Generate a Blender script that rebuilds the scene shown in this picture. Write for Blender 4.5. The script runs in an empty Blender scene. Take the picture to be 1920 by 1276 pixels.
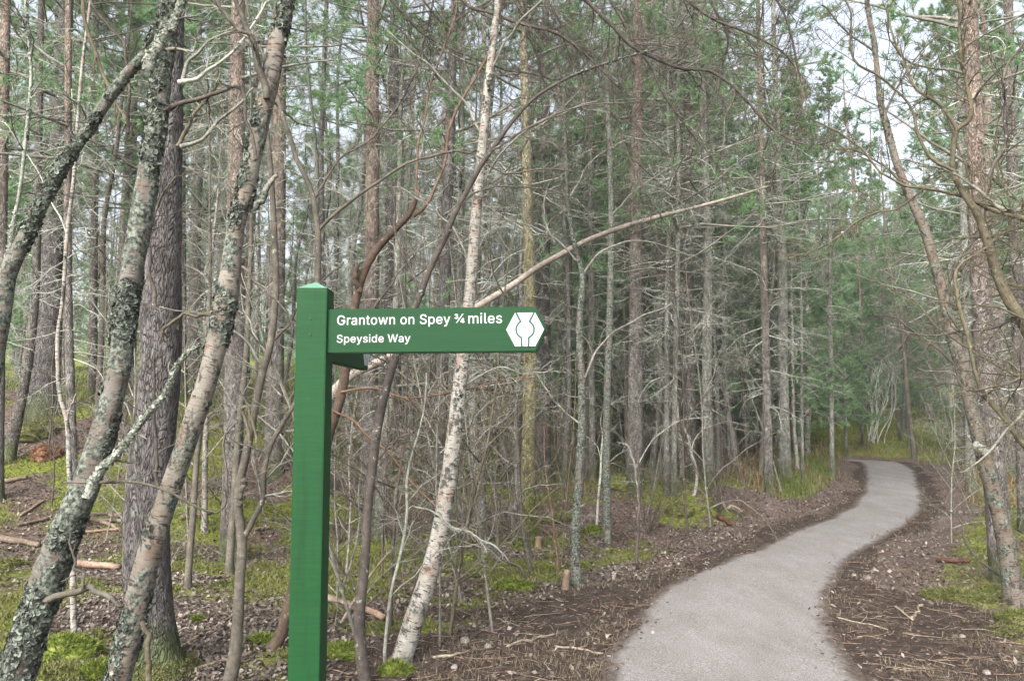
import bpy, math, random
import numpy as np
from math import radians as R_
PI = math.pi
sc = bpy.context.scene
C = sc.collection

# ---------------------------------------------------------------- camera
EYE = 1.6
F = 1493.0                      # focal length in pixels of the 1920 px wide photograph (28 mm)
TH = math.atan(132.0 / F)       # pitch
cam = bpy.data.objects.new('camera', bpy.data.cameras.new('camera'))
C.objects.link(cam)
cam.location = (0, 0, EYE)
cam.rotation_euler = (PI / 2 + TH, 0, 0)
cam.data.sensor_width = 36
cam.data.lens = 28
cam.data.clip_start = 0.05
cam.data.clip_end = 1500
sc.camera = cam

# ---------------------------------------------------------------- sky, sun, exposure
SUN_EL, SUN_AZ = R_(40), R_(-155)
w = bpy.data.worlds.new('World'); sc.world = w; w.use_nodes = True
nt = w.node_tree; nt.nodes.clear()
sky = nt.nodes.new('ShaderNodeTexSky'); sky.sky_type = 'NISHITA'; sky.sun_disc = False
sky.sun_elevation = SUN_EL; sky.sun_rotation = SUN_AZ
sky.air_density = 1.0; sky.dust_density = 6.0; sky.ozone_density = 1.0
hs = nt.nodes.new('ShaderNodeHueSaturation'); hs.inputs['Saturation'].default_value = 0.46
bg = nt.nodes.new('ShaderNodeBackground'); bg.inputs['Strength'].default_value = 0.15
ow = nt.nodes.new('ShaderNodeOutputWorld')
nt.links.new(sky.outputs[0], hs.inputs['Color']); nt.links.new(hs.outputs[0], bg.inputs['Color'])
nt.links.new(bg.outputs[0], ow.inputs['Surface'])
sun = bpy.data.objects.new('sun', bpy.data.lights.new('sun', 'SUN'))
sun.data.energy = 1.5; sun.data.angle = R_(38); sun.data.color = (1.0, 0.99, 0.97)
sun.rotation_euler = (PI / 2 - SUN_EL, 0, R_(-20))
C.objects.link(sun)
sc.view_settings.view_transform = 'Standard'; sc.view_settings.look = 'None'
sc.view_settings.exposure = 1.55; sc.view_settings.gamma = 1.0
sc.cycles.max_bounces = 8
sc.cycles.diffuse_bounces = 6

rng = np.random.default_rng(7)
random.seed(7)

# ---------------------------------------------------------------- numeric helpers
def hash3(i, j, k, s):
    n = (i * 374761393 + j * 668265263 + k * 2147483647 + s * 144665) & 0xffffffff
    n = ((n ^ (n >> 13)) * 1274126177) & 0xffffffff
    return ((n ^ (n >> 16)) & 0xffff) / 65535.0
def vnoise(x, y, z=0.0, s=0):
    x, y, z = np.broadcast_arrays(np.asarray(x, float), np.asarray(y, float), np.asarray(z, float))
    xi, yi, zi = np.floor(x).astype(np.int64), np.floor(y).astype(np.int64), np.floor(z).astype(np.int64)
    fx, fy, fz = x - xi, y - yi, z - zi
    fx, fy, fz = [f * f * (3 - 2 * f) for f in (fx, fy, fz)]
    out = 0
    for a in (0, 1):
        for b in (0, 1):
            for c in (0, 1):
                out = out + hash3(xi + a, yi + b, zi + c, s) * (fx if a else 1 - fx) * (fy if b else 1 - fy) * (fz if c else 1 - fz)
    return out * 2 - 1
def fbm(x, y, z=0.0, o=3, s=0):
    v, a = 0, 1.0
    for i in range(o):
        v = v + a * vnoise(np.asarray(x) * 2 ** i, np.asarray(y) * 2 ** i, np.asarray(z) * 2 ** i, s + i * 17)
        a *= 0.5
    return v / 1.75
def sst(a, b, x):
    t = np.clip((np.asarray(x, float) - a) / (b - a), 0, 1)
    return t * t * (3 - 2 * t)
def nrm(v):
    return v / np.maximum(np.linalg.norm(v, axis=-1, keepdims=True), 1e-9)

def ray(px, py):
    X, U = px - 960.0, 638.0 - py
    d = np.array([X, F * math.cos(TH) - U * math.sin(TH), F * math.sin(TH) + U * math.cos(TH)])
    return d / d[1]
def at(px, py, d):                    # point on that line of sight, d metres ahead
    return np.array([0, 0, EYE]) + ray(px, py) * d

# path edges, measured on level ground
LE = [(1141,1290),(1146,1238),(1171,1192),(1207,1157),(1242,1107),(1280,1082),(1380,1045),(1455,1015),(1506,990),(1561,972),(1601,949),(1623,922),(1626,897),(1622,872),(1612,864)]
RE = [(1600,1290),(1596,1276),(1561,1213),(1541,1147),(1543,1112),(1566,1072),(1591,1042),(1631,1017),(1691,987),(1721,962),(1727,932),(1718,902),(1712,880),(1690,868),(1672,864)]
def flat(p):
    r = ray(*p); t = -EYE / r[2]
    return r[0] * t, t
def edge_tab(E, shift):
    a = sorted([flat(p)[::-1] for p in E])
    y = [-8, 2.5] + [q[0] for q in a]; x0 = a[0][1]; s = (a[1][1] - a[0][1])
    x = [x0 + shift[0], x0 + shift[1]] + [q[1] for q in a]
    y += [y[-1] + 1.2, y[-1] + 3.2, y[-1] + 6]; x += [x[-1] - 1.3, x[-1] - 4.5, x[-1] - 12]
    return np.array(y), np.array(x)
LY, LX = edge_tab(LE, (-0.2, 0.05)); RY, RX = edge_tab(RE, (0.1, 0.05))
def smooth_tab(Y, X):
    yy = np.arange(-8, Y[-1], 0.08); xx = np.interp(yy, Y, X)
    k = np.hanning(15); k /= k.sum()
    return yy, np.convolve(np.pad(xx, 7, 'edge'), k, 'valid')
LY, LX = smooth_tab(LY, LX); RY, RX = smooth_tab(RY, RX)
YEND = 30.0
def side(x, y):                        # metres outside the path edge (negative on it); left, right
    l = np.interp(y, LY, LX) - x; r = x - np.interp(y, RY, RX)
    far = np.where(np.asarray(y) > YEND, 5.0, 0.0)
    return l + far, r + far
def H(x, y):
    x, y = np.asarray(x, float), np.asarray(y, float)
    l, r = side(x, y); o = np.maximum(l, r)
    e = sst(-0.05, 0.7, o)
    z = e * (0.03 + 0.05 * fbm(x / 0.9, y / 0.9, 0, 3, 3) + 0.10 * vnoise(x / 3.1, y / 3.1, 0, 9)) + 0.016 * sst(-0.2, 0.15, o) * fbm(x / 0.14, y / 0.14, 0, 2, 21)
    z = z - 0.012 * (1 - e)
    z = z + 0.42 * sst(0.25, 1.7, l) * sst(10.9 + 0.8 * vnoise(x / 1.3, 0, 0, 5) + 0.3 * vnoise(x / 0.4, y / 0.4, 0, 6), 12.4, y)
    z = z + 0.10 * sst(0.4, 2.0, r) * sst(6, 12, y)
    z = z + 1.25 * sst(-1.8, -6.2, x) * sst(6.6, 12.5, y) * (1 + 0.25 * vnoise(x / 2.2, y / 2.2, 0, 4))
    z = z + 0.55 * sst(-0.5, -4.5, x) * sst(11, 16, y)
    z = z + 0.055 * np.maximum(y - 27.5, 0) + 0.5 * sst(28, 34, y) + 0.02 * np.maximum(np.abs(x) - 12, 0) * sst(12, 30, y)
    z = z + 0.04 * np.maximum(y - 60, 0)
    return z
def ground_px(px, py, dmin=1.5, dmax=70):
    r = ray(px, py); t = np.linspace(dmin, dmax, 3000)
    below = (EYE + r[2] * t) < H(r[0] * t, t)
    i = int(np.argmax(below)) if below.any() else len(t) - 1
    return np.array([r[0] * t[i], t[i], float(H(r[0] * t[i], t[i]))])

# ---------------------------------------------------------------- mesh builder
class MB:
    def __init__(s): s.v = []; s.f = {3: [], 4: []}; s.a = []; s.n = 0; s.r = []
    def add(s, v, tris=None, quads=None, mat=0, bark=None, rnd=None, smooth=True):
        v = np.asarray(v, float).reshape(-1, 3)
        for k, f in ((3, tris), (4, quads)):
            if f is not None and len(f): s.f[k].append((np.asarray(f).reshape(-1, k) + s.n, mat, smooth))
        s.v.append(v); s.n += len(v)
        s.a.append(np.zeros((len(v), 3)) if bark is None else bark.reshape(-1, 3))
        s.r.append(np.zeros(len(v)) if rnd is None else np.broadcast_to(rnd, (len(v),)).astype(float))
        return s
    def tubes(s, P, Rr, n=4, mat=0, jit=0.0, seed=0):
        """P (N,k,3) lines, Rr (N,k) radii"""
        P = np.asarray(P, float); Rr = np.asarray(Rr, float)
        if P.ndim == 2: P, Rr = P[None], Rr[None]
        N, k, _ = P.shape
        if N == 0: return s
        T = nrm(np.gradient(P, axis=1)); m = nrm(P[:, -1] - P[:, 0])
        ax = np.argmin(np.abs(m), axis=1); ref = np.eye(3)[ax][:, None, :]
        u = nrm(ref - T * (T * ref).sum(-1, keepdims=True)); v = np.cross(T, u)
        a = np.arange(n) * 2 * PI / n
        ca, sa = np.cos(a)[None, None, :, None], np.sin(a)[None, None, :, None]
        seg = np.concatenate([np.zeros((N, 1)), np.cumsum(np.linalg.norm(np.diff(P, axis=1), axis=-1), axis=1)], 1)
        rr = Rr[:, :, None, None]
        if jit:
            q = P[:, :, None, :] + rr * (ca * u[:, :, None] + sa * v[:, :, None])
            d = fbm(q[..., 0] * 9 + seed, q[..., 1] * 9, q[..., 2] * 5, 3, seed) * 0.5 + fbm(q[..., 0] * 45, q[..., 1] * 45, q[..., 2] * 22, 2, seed) * 0.22
            rr = rr * (1 + jit * d[..., None])
        V = P[:, :, None, :] + rr * (ca * u[:, :, None] + sa * v[:, :, None])
        rm = Rr.max(1)[:, None, None]
        bark = np.stack([np.broadcast_to(np.cos(a), (N, k, n)) * rm, np.broadcast_to(np.sin(a), (N, k, n)) * rm, np.broadcast_to(seg[:, :, None], (N, k, n))], -1)
        i, j, c = np.meshgrid(np.arange(N), np.arange(k - 1), np.arange(n), indexing='ij')
        b = (i * k + j) * n
        q = np.stack([b + c, b + (c + 1) % n, b + n + (c + 1) % n, b + n + c], -1).reshape(-1, 4)
        rnd = np.repeat(rng.random(N), k * n)
        return s.add(V, quads=q, mat=mat, bark=bark, rnd=rnd)
    def build(s, name, mats, parent=None, loc=None, link=True):
        V = np.concatenate(s.v) if s.v else np.zeros((0, 3))
        if loc is not None: V = V - np.asarray(loc)
        me = bpy.data.meshes.new(name)
        me.vertices.add(len(V)); me.vertices.foreach_set('co', V.astype(np.float32).ravel())
        idx, tot, mi, sm = [], [], [], []
        for k in (3, 4):
            for f, m, s_ in s.f[k]:
                idx.append(f.ravel()); tot.append(np.full(len(f), k)); mi.append(np.full(len(f), m)); sm.append(np.full(len(f), s_))
        idx, tot, mi, sm = [np.concatenate(q) for q in (idx, tot, mi, sm)]
        me.loops.add(len(idx)); me.loops.foreach_set('vertex_index', idx.astype(np.int32))
        me.polygons.add(len(tot))
        me.polygons.foreach_set('loop_start', (np.cumsum(tot) - tot).astype(np.int32))
        me.polygons.foreach_set('material_index', mi.astype(np.int32))
        me.polygons.foreach_set('use_smooth', sm.astype(bool))
        at_ = me.attributes.new('bark', 'FLOAT_VECTOR', 'POINT'); at_.data.foreach_set('vector', np.concatenate(s.a).astype(np.float32).ravel())
        at_ = me.attributes.new('rnd', 'FLOAT', 'POINT'); at_.data.foreach_set('value', np.concatenate(s.r).astype(np.float32))
        me.update(calc_edges=True); me.validate()
        for m in (mats if isinstance(mats, (list, tuple)) else [mats]): me.materials.append(m)
        if not link: return me
        return obj(name, me, parent)

def obj(name, me, parent=None, loc=None):
    o = bpy.data.objects.new(name, me); C.objects.link(o)
    if parent is not None: o.parent = parent
    if loc is not None: o.location = loc
    return o
def tag(o, label=None, cat=None, group=None, kind=None):
    for k, v in (('label', label), ('category', cat), ('group', group), ('kind', kind)):
        if v: o[k] = v
    return o
def thing(name, loc, label, cat, group=None, rz=0):
    o = bpy.data.objects.new(name, None); C.objects.link(o); o.location = tuple(loc); o.rotation_euler.z = rz
    o.empty_display_size = 0.2
    return tag(o, label, cat, group)

# ---------------------------------------------------------------- materials
class NT:
    def __init__(s, name, rough=0.85, spec=0.25):
        s.m = bpy.data.materials.new(name); s.m.use_nodes = True
        s.t = s.m.node_tree; s.n = s.t.nodes; s.b = s.n['Principled BSDF']
        s.b.inputs['Roughness'].default_value = rough; s.b.inputs['Specular IOR Level'].default_value = spec
    def L(s, a, b): s.t.links.new(a, b)
    def coord(s, kind='Object', scale=(1, 1, 1)):
        if kind in ('bark', 'rnd'):
            c = s.n.new('ShaderNodeAttribute'); c.attribute_name = kind; o = c.outputs['Vector']
        else:
            c = s.n.new('ShaderNodeTexCoord'); o = c.outputs[kind]
        mp = s.n.new('ShaderNodeMapping'); mp.inputs['Scale'].default_value = scale
        s.L(o, mp.inputs['Vector']); return mp.outputs[0]
    def noise(s, co, scale, detail=4, rough=0.6):
        n = s.n.new('ShaderNodeTexNoise'); n.inputs['Scale'].default_value = scale; n.inputs['Detail'].default_value = detail
        n.inputs['Roughness'].default_value = rough; s.L(co, n.inputs['Vector']); return n.outputs[0]
    def voro(s, co, scale, feat='F1', rand=1.0):
        n = s.n.new('ShaderNodeTexVoronoi'); n.feature = feat; n.inputs['Scale'].default_value = scale
        n.inputs['Randomness'].default_value = rand; s.L(co, n.inputs['Vector']); return n.outputs[0]
    def ramp(s, f, stops):
        r = s.n.new('ShaderNodeValToRGB'); e = r.color_ramp.elements
        while len(e) < len(stops): e.new(0.5)
        for q, (p, c) in zip(e, stops):
            q.position = p; q.color = (c, c, c, 1) if isinstance(c, (int, float)) else (*c, 1)
        s.L(f, r.inputs[0]); return r.outputs[0]
    def mix(s, f, a, b, mode='MIX'):
        x = s.n.new('ShaderNodeMix'); x.data_type = 'RGBA'; x.blend_type = mode
        for inp, v in ((x.inputs[0], f), (x.inputs[6], a), (x.inputs[7], b)):
            if isinstance(v, (int, float)): inp.default_value = v if inp == x.inputs[0] else (v, v, v, 1)
            elif isinstance(v, tuple): inp.default_value = (*v, 1)
            else: s.L(v, inp)
        return x.outputs[2]
    def math(s, op, a, b=0.0):
        x = s.n.new('ShaderNodeMath'); x.operation = op
        for i, v in enumerate((a, b)):
            if isinstance(v, (int, float)): x.inputs[i].default_value = v
            else: s.L(v, x.inputs[i])
        return x.outputs[0]
    def sepz(s, co, i=2):
        x = s.n.new('ShaderNodeSeparateXYZ'); s.L(co, x.inputs[0]); return x.outputs[i]
    def rnd(s):
        c = s.n.new('ShaderNodeAttribute'); c.attribute_name = 'rnd'; return c.outputs['Fac']
    def objrnd(s):
        c = s.n.new('ShaderNodeObjectInfo'); return c.outputs['Random']
    def attr(s, n_):
        c = s.n.new('ShaderNodeAttribute'); c.attribute_name = n_; return c.outputs['Fac']
    def bump(s, h, dist=0.01, strength=0.6):
        b = s.n.new('ShaderNodeBump'); b.inputs['Distance'].default_value = dist; b.inputs['Strength'].default_value = strength
        s.L(h, b.inputs['Height']); s.L(b.outputs[0], s.b.inputs['Normal'])
    def col(s, c):
        if isinstance(c, tuple): s.b.inputs['Base Color'].default_value = (*c, 1)
        else: s.L(c, s.b.inputs['Base Color'])
    def translucent(s, c, f):
        o = s.n['Material Output']; t = s.n.new('ShaderNodeBsdfTranslucent'); m = s.n.new('ShaderNodeMixShader')
        s.L(c, t.inputs[0]); m.inputs[0].default_value = f
        s.L(s.b.outputs[0], m.inputs[1]); s.L(t.outputs[0], m.inputs[2]); s.L(m.outputs[0], o.inputs[0])

def birch_mat(name, lichen, white=(0.60, 0.55, 0.48)):
    m = NT(name); co = m.coord('bark'); oc = m.coord('Object')
    base = m.mix(m.ramp(m.noise(co, 5, 4), [(0.38, 0), (0.62, 1)]), white, (white[0] * 0.72, white[1] * 0.68, white[2] * 0.64))
    pk = m.ramp(m.noise(m.coord('Object', (1, 1, 1.6)), 6, 3), [(0.56, 0), (0.62, 1)])
    base = m.mix(m.math('MULTIPLY', pk, 0.65), base, (white[0] * 0.72, white[1] * 0.50, white[2] * 0.42))
    sil = m.ramp(m.noise(m.coord('bark', (8, 8, 55)), 1.5, 4, 0.6), [(0.38, 1), (0.45, 0)])
    base = m.mix(sil, base, (0.05, 0.042, 0.038))
    fis = m.ramp(m.noise(m.coord('Object', (1, 1, 0.5)), 14, 6, 0.75), [(0.41, 1), (0.47, 0)])
    base = m.mix(m.math('MULTIPLY', fis, 0.85), base, (0.025, 0.022, 0.02))
    curl = m.ramp(m.noise(m.coord('bark', (5, 5, 34)), 1.7, 3), [(0.58, 0), (0.66, 1)])
    base = m.mix(m.math('MULTIPLY', curl, 0.5), base, (0.16, 0.11, 0.08))
    li = m.ramp(m.noise(oc, 7, 5, 0.65), [(0.60 - lichen * 0.22, 0), (0.66 - lichen * 0.22, 1)])
    lc = m.ramp(m.noise(oc, 55, 4, 0.7), [(0.40, (0.022, 0.023, 0.02)), (0.5, (0.085, 0.097, 0.08)), (0.64, (0.20, 0.225, 0.185))])
    base = m.mix(li, base, lc)
    m.col(base)
    h = m.mix(li, m.math('MULTIPLY', m.noise(m.coord('bark', (10, 10, 50)), 2, 4), 0.5), m.noise(oc, 60, 5, 0.7))
    m.bump(h, 0.012, 0.8); return m.m
M_birchA = birch_mat('bark_birch_lichened', 0.78, (0.14, 0.13, 0.115))
M_birchB = birch_mat('bark_birch_peeling', 0.36, (0.20, 0.183, 0.158))
M_birchW = birch_mat('bark_birch_white', 0.16, (0.32, 0.312, 0.285))
M_birchG = birch_mat('bark_birch_grey', 0.75, (0.16, 0.155, 0.135))

def pine_mat(name, low, high, zmix=(2.0, 7.0), lichen=0.2):
    m = NT(name); oc = m.coord('Object', (1, 1, 0.42))
    z = m.sepz(m.coord('Object'))
    zr = m.math('MULTIPLY', m.math('SUBTRACT', z, zmix[0]), 1.0 / (zmix[1] - zmix[0]))
    zr = m.ramp(m.math('ADD', zr, m.math('MULTIPLY', m.math('SUBTRACT', m.noise(oc, 3), 0.5), 0.5)), [(0.1, 0), (0.9, 1)])
    base = m.mix(zr, low, high)
    wob = m.mix(0.10, oc, m.n.new('ShaderNodeTexNoise').outputs[1], 'LINEAR_LIGHT')
    crack = m.math('MULTIPLY', m.ramp(m.voro(wob, 46, 'DISTANCE_TO_EDGE'), [(0.0, 1), (0.22, 0)]), m.ramp(m.noise(oc, 30, 4), [(0.35, 0.15), (0.6, 1)]))
    var = m.noise(oc, 26, 5, 0.65)
    base = m.mix(m.ramp(var, [(0.3, 0.0), (0.7, 1)]), base, m.mix(1.0, base, (1.6, 1.55, 1.55), 'MULTIPLY'))
    base = m.mix(m.math('MULTIPLY', crack, 0.75), base, m.mix(1.0, base, (0.28, 0.26, 0.26), 'MULTIPLY'))
    li = m.ramp(m.noise(m.coord('Object'), 10, 5, 0.7), [(0.62 - 0.2 * lichen, 0), (0.72 - 0.2 * lichen, 1)])
    base = m.mix(m.math('MULTIPLY', li, 0.7), base, (0.19, 0.215, 0.175))
    zz = m.ramp(m.math('ADD', z, m.math('MULTIPLY', m.noise(m.coord('Object'), 9), 0.5)), [(0.42, 1), (0.62, 0)])
    base = m.mix(m.math('MULTIPLY', zz, 0.65), base, (0.07, 0.10, 0.02))
    hv = m.math('ADD', m.math('MULTIPLY', crack, -0.7), var)
    pt_ = m.ramp(m.noise(m.coord('Object', (1, 1, 0.45)), 7.5, 4, 0.7), [(0.32, 0.0), (0.68, 1)])
    base = m.mix(pt_, m.mix(1.0, base, (0.52, 0.50, 0.49), 'MULTIPLY'), m.mix(1.0, base, (1.25, 1.25, 1.22), 'MULTIPLY'))
    m.col(base); m.bump(hv, 0.03, 1.0); return m.m
M_pineG = pine_mat('bark_pine_grey', (0.105, 0.100, 0.100), (0.185, 0.175, 0.172), (3, 9), 0.1)
M_pineD = pine_mat('bark_pine_dark', (0.13, 0.12, 0.112), (0.18, 0.16, 0.145), (3, 9), 0.3)
M_pineR = pine_mat('bark_pine_red', (0.165, 0.157, 0.148), (0.215, 0.172, 0.143), (1.8, 6.0), 0.35)
M_pineP = pine_mat('bark_pine_pink', (0.15, 0.14, 0.135), (0.235, 0.19, 0.163), (1.5, 4.6), 0.15)
M_pineL = pine_mat('bark_pine_lichened', (0.25, 0.25, 0.23), (0.26, 0.25, 0.225), (3, 9), 0.8)
M_moss_bark = pine_mat('bark_mossy_yellow', (0.20, 0.19, 0.10), (0.26, 0.24, 0.17), (2, 6), 0.3)

def wood_mat(name, a, b, lichen=0.0, scale=4.0, rand=0.5):
    m = NT(name); co = m.coord('Object')
    base = m.mix(m.ramp(m.noise(co, scale, 4), [(0.35, 0), (0.65, 1)]), a, b)
    base = m.mix(m.math('MULTIPLY', m.rnd(), rand), base, m.mix(1.0, base, (1.9, 1.85, 1.75), 'MULTIPLY'))
    if lichen:
        li = m.ramp(m.noise(co, 24, 4, 0.7), [(0.66 - lichen * 0.25, 0), (0.72 - lichen * 0.25, 1)])
        base = m.mix(li, base, (0.27, 0.30, 0.25))
    mo_ = m.ramp(m.noise(co, 30, 5, 0.75), [(0.34, 0.0), (0.66, 1)])
    base = m.mix(mo_, m.mix(1.0, base, (0.55, 0.54, 0.52), 'MULTIPLY'), m.mix(1.0, base, (1.2, 1.2, 1.2), 'MULTIPLY'))
    m.col(base); m.bump(m.noise(co, 90, 4, 0.7), 0.006, 0.8); return m.m
M_twigD = wood_mat('twig_dark', (0.045, 0.038, 0.036), (0.10, 0.085, 0.072), 0.15)
M_twigG = wood_mat('twig_grey', (0.105, 0.103, 0.09), (0.205, 0.20, 0.178), 0.35)
M_twigP = wood_mat('twig_pale', (0.235, 0.245, 0.222), (0.41, 0.425, 0.385), 0.5)
M_twigO = wood_mat('twig_olive', (0.06, 0.054, 0.037), (0.12, 0.105, 0.072), 0.15)
M_twigR = wood_mat('twig_brown', (0.085, 0.052, 0.038), (0.16, 0.105, 0.075), 0.1)
M_stemS = wood_mat('bark_smooth_grey', (0.055, 0.050, 0.042), (0.11, 0.10, 0.083), 0.12)
M_limbL = wood_mat('limb_lichened', (0.10, 0.095, 0.085), (0.30, 0.29, 0.27), 0.75)
M_dead = wood_mat('dead_wood_brown', (0.050, 0.035, 0.027), (0.10, 0.070, 0.052), 0.1)
M_deadP = wood_mat('dead_pole_pale', (0.15, 0.130, 0.114), (0.28, 0.25, 0.225), 0.1)
M_log = wood_mat('fallen_wood', (0.105, 0.078, 0.06), (0.19, 0.15, 0.115), 0.05)
M_logD = wood_mat('fallen_wood_dark', (0.10, 0.075, 0.06), (0.24, 0.17, 0.125), 0.25)
M_rot = wood_mat('rotten_wood_red', (0.045, 0.021, 0.015), (0.10, 0.043, 0.029), 0.0, 14)
M_pale = wood_mat('bleached_wood', (0.17, 0.14, 0.11), (0.29, 0.25, 0.195), 0.0)

def leafy(name, stops, trans=0.25, rough=0.7, scale=0.6):
    m = NT(name, rough, 0.3)
    f = m.math('ADD', m.math('MULTIPLY', m.rnd(), 0.6), m.math('MULTIPLY', m.noise(m.coord('Object'), scale, 3), 0.4))
    c = m.ramp(f, stops)
    m.col(c); m.translucent(c, trans); return m.m
M_ndl = leafy('needles_green', [(0.2, (0.10, 0.19, 0.09)), (0.5, (0.19, 0.32, 0.155)), (0.85, (0.31, 0.46, 0.24))], 0.5)
M_ndlD = leafy('needles_dark', [(0.2, (0.10, 0.165, 0.09)), (0.5, (0.18, 0.27, 0.145)), (0.85, (0.29, 0.38, 0.21))], 0.5)
M_grass = leafy('grass_blades', [(0.15, (0.045, 0.08, 0.016)), (0.4, (0.10, 0.14, 0.032)), (0.62, (0.17, 0.165, 0.06)), (0.9, (0.30, 0.245, 0.14))], 0.3, 0.6, 1.0)
M_dry = leafy('dry_grass', [(0.15, (0.07, 0.05, 0.035)), (0.5, (0.15, 0.12, 0.08)), (0.9, (0.24, 0.21, 0.14))], 0.2, 0.7, 1.0)
M_dryB = leafy('dead_bracken', [(0.15, (0.09, 0.055, 0.03)), (0.5, (0.19, 0.13, 0.07)), (0.9, (0.30, 0.24, 0.13))], 0.2, 0.7, 1.0)
M_moss = leafy('moss_shoots', [(0.2, (0.05, 0.075, 0.008)), (0.5, (0.105, 0.14, 0.020)), (0.85, (0.22, 0.255, 0.05))], 0.2, 0.8, 2.0)
M_mossY = leafy('moss_dull', [(0.2, (0.06, 0.072, 0.014)), (0.5, (0.105, 0.112, 0.034)), (0.85, (0.205, 0.205, 0.08))], 0.15, 0.8, 2.0)
M_leaf = leafy('dead_leaves', [(0.1, (0.03, 0.022, 0.018)), (0.4, (0.082, 0.065, 0.052)), (0.65, (0.16, 0.134, 0.112)), (0.9, (0.37, 0.335, 0.295))], 0.12, 0.5, 1.0)
M_leafB = leafy('dead_leaves_brown', [(0.1, (0.09, 0.045, 0.025)), (0.5, (0.20, 0.10, 0.055)), (0.9, (0.34, 0.21, 0.13))], 0.12, 0.6, 1.0)
M_lich = leafy('lichen_flakes', [(0.2, (0.014, 0.015, 0.013)), (0.45, (0.055, 0.064, 0.053)), (0.65, (0.125, 0.143, 0.118)), (0.9, (0.24, 0.27, 0.225))], 0.05, 0.9, 9.0)
M_lichP = leafy('lichen_flakes_pale', [(0.15, (0.06, 0.065, 0.055)), (0.5, (0.17, 0.19, 0.155)), (0.85, (0.32, 0.35, 0.29))], 0.05, 0.9, 9.0)
M_stone = wood_mat('pebble_stone', (0.10, 0.092, 0.088), (0.21, 0.19, 0.18), 0.0, 9)

# ground
m = NT('forest_floor', 0.95, 0.1); co = m.coord('Object')
litter = m.ramp(m.voro(co, 34), [(0.1, (0.05, 0.036, 0.03)), (0.35, (0.11, 0.08, 0.07)), (0.7, (0.17, 0.135, 0.12))])
litter = m.mix(m.ramp(m.noise(co, 1.6, 5), [(0.4, 0), (0.62, 0.8)]), litter, (0.10, 0.068, 0.05))
soil = m.ramp(m.noise(co, 9, 8, 0.75), [(0.32, (0.032, 0.022, 0.018)), (0.5, (0.055, 0.041, 0.033)), (0.7, (0.12, 0.095, 0.077))])
mossc = m.ramp(m.noise(co, 22, 6, 0.7), [(0.3, (0.06, 0.08, 0.012)), (0.5, (0.15, 0.18, 0.03)), (0.7, (0.27, 0.28, 0.07))])
grassc = m.ramp(m.noise(co, 13, 6, 0.7), [(0.3, (0.05, 0.075, 0.018)), (0.5, (0.12, 0.155, 0.035)), (0.72, (0.21, 0.20, 0.07))])
nm = m.noise(co, 2.6, 6, 0.65)
base = m.mix(m.ramp(m.math('ADD', m.attr('soil'), m.math('MULTIPLY', m.math('SUBTRACT', nm, 0.5), 1.3)), [(0.4, 0), (0.6, 1)]), litter, soil)
base = m.mix(m.ramp(m.math('ADD', m.attr('grass'), m.math('MULTIPLY', m.math('SUBTRACT', nm, 0.5), 1.5)), [(0.42, 0), (0.62, 1)]), base, grassc)
base = m.mix(m.ramp(m.math('ADD', m.attr('moss'), m.math('MULTIPLY', m.math('SUBTRACT', m.noise(co, 7, 6, 0.7), 0.5), 0.9)), [(0.45, 0), (0.58, 1)]), base, mossc)
m.col(base); m.bump(m.math('ADD', m.noise(co, 40, 6, 0.75), m.noise(co, 8, 4)), 0.04, 0.9); M_ground = m.m
m = NT('path_gravel', 0.95, 0.15); co = m.coord('Object')
g = m.ramp(m.noise(co, 95, 6, 0.85), [(0.36, (0.07, 0.067, 0.064)), (0.5, (0.205, 0.195, 0.190)), (0.64, (0.37, 0.355, 0.345))])
g = m.mix(m.ramp(m.noise(m.coord('Object', (2.2, 0.9, 1)), 1.1, 6, 0.7), [(0.35, 0), (0.7, 0.9)]), g, m.mix(1.0, g, (0.70, 0.67, 0.64), 'MULTIPLY'))
sp = m.ramp(m.noise(co, 38, 5, 0.8), [(0.36, 1), (0.44, 0)])
g = m.mix(m.math('MULTIPLY', sp, 0.5), g, (0.14, 0.12, 0.11))
g = m.mix(m.ramp(m.math('ADD', m.attr('edge'), m.math('MULTIPLY', m.math('SUBTRACT', m.noise(co, 5, 6, 0.8), 0.5), 0.9)), [(0.55, 0), (0.85, 1)]), g, m.ramp(m.noise(co, 30, 5, 0.8), [(0.35, (0.03, 0.023, 0.018)), (0.65, (0.11, 0.088, 0.074))]))
m.col(g); m.bump(m.noise(co, 160, 4, 0.8), 0.006, 0.7); M_path = m.m
m = NT('sign_paint_green', 0.6, 0.2); gr = m.noise(m.coord('Object', (7, 7, 95)), 1.6, 6, 0.8)
c = m.mix(m.ramp(gr, [(0.3, 0), (0.75, 1)]), (0.0042, 0.039, 0.0100), (0.008, 0.060, 0.017))
c = m.mix(m.ramp(m.noise(m.coord('Object', (1.5, 1.5, 2)), 9, 6, 0.8), [(0.62, 0), (0.8, 0.35)]), c, (0.06, 0.15, 0.08))
c = m.mix(m.ramp(m.noise(m.coord('Object', (26, 26, 1.6)), 1.0, 5, 0.75), [(0.52, 0), (0.72, 0.5)]), c, (0.003, 0.017, 0.006))
m.col(c); m.bump(gr, 0.0012, 0.5); M_green = m.m
m = NT('sign_paint_arm', 0.6, 0.2); gr = m.noise(m.coord('Object', (5, 30, 60)), 1.2, 5, 0.7)
c = m.mix(m.ramp(gr, [(0.35, 0), (0.7, 1)]), (0.0034, 0.036, 0.0105), (0.005, 0.045, 0.014)); m.col(c); m.bump(gr, 0.001, 0.4); M_arm = m.m
m = NT('cap_paint_sky_sheen', 0.25, 0.8); m.col((0.10, 0.25, 0.16)); m.b.inputs['Coat Weight'].default_value = 1.0; m.b.inputs['Coat Roughness'].default_value = 0.2; M_cap = m.m  # paler than the post: sky reflection put into the base colour, under a glossy coat
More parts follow.
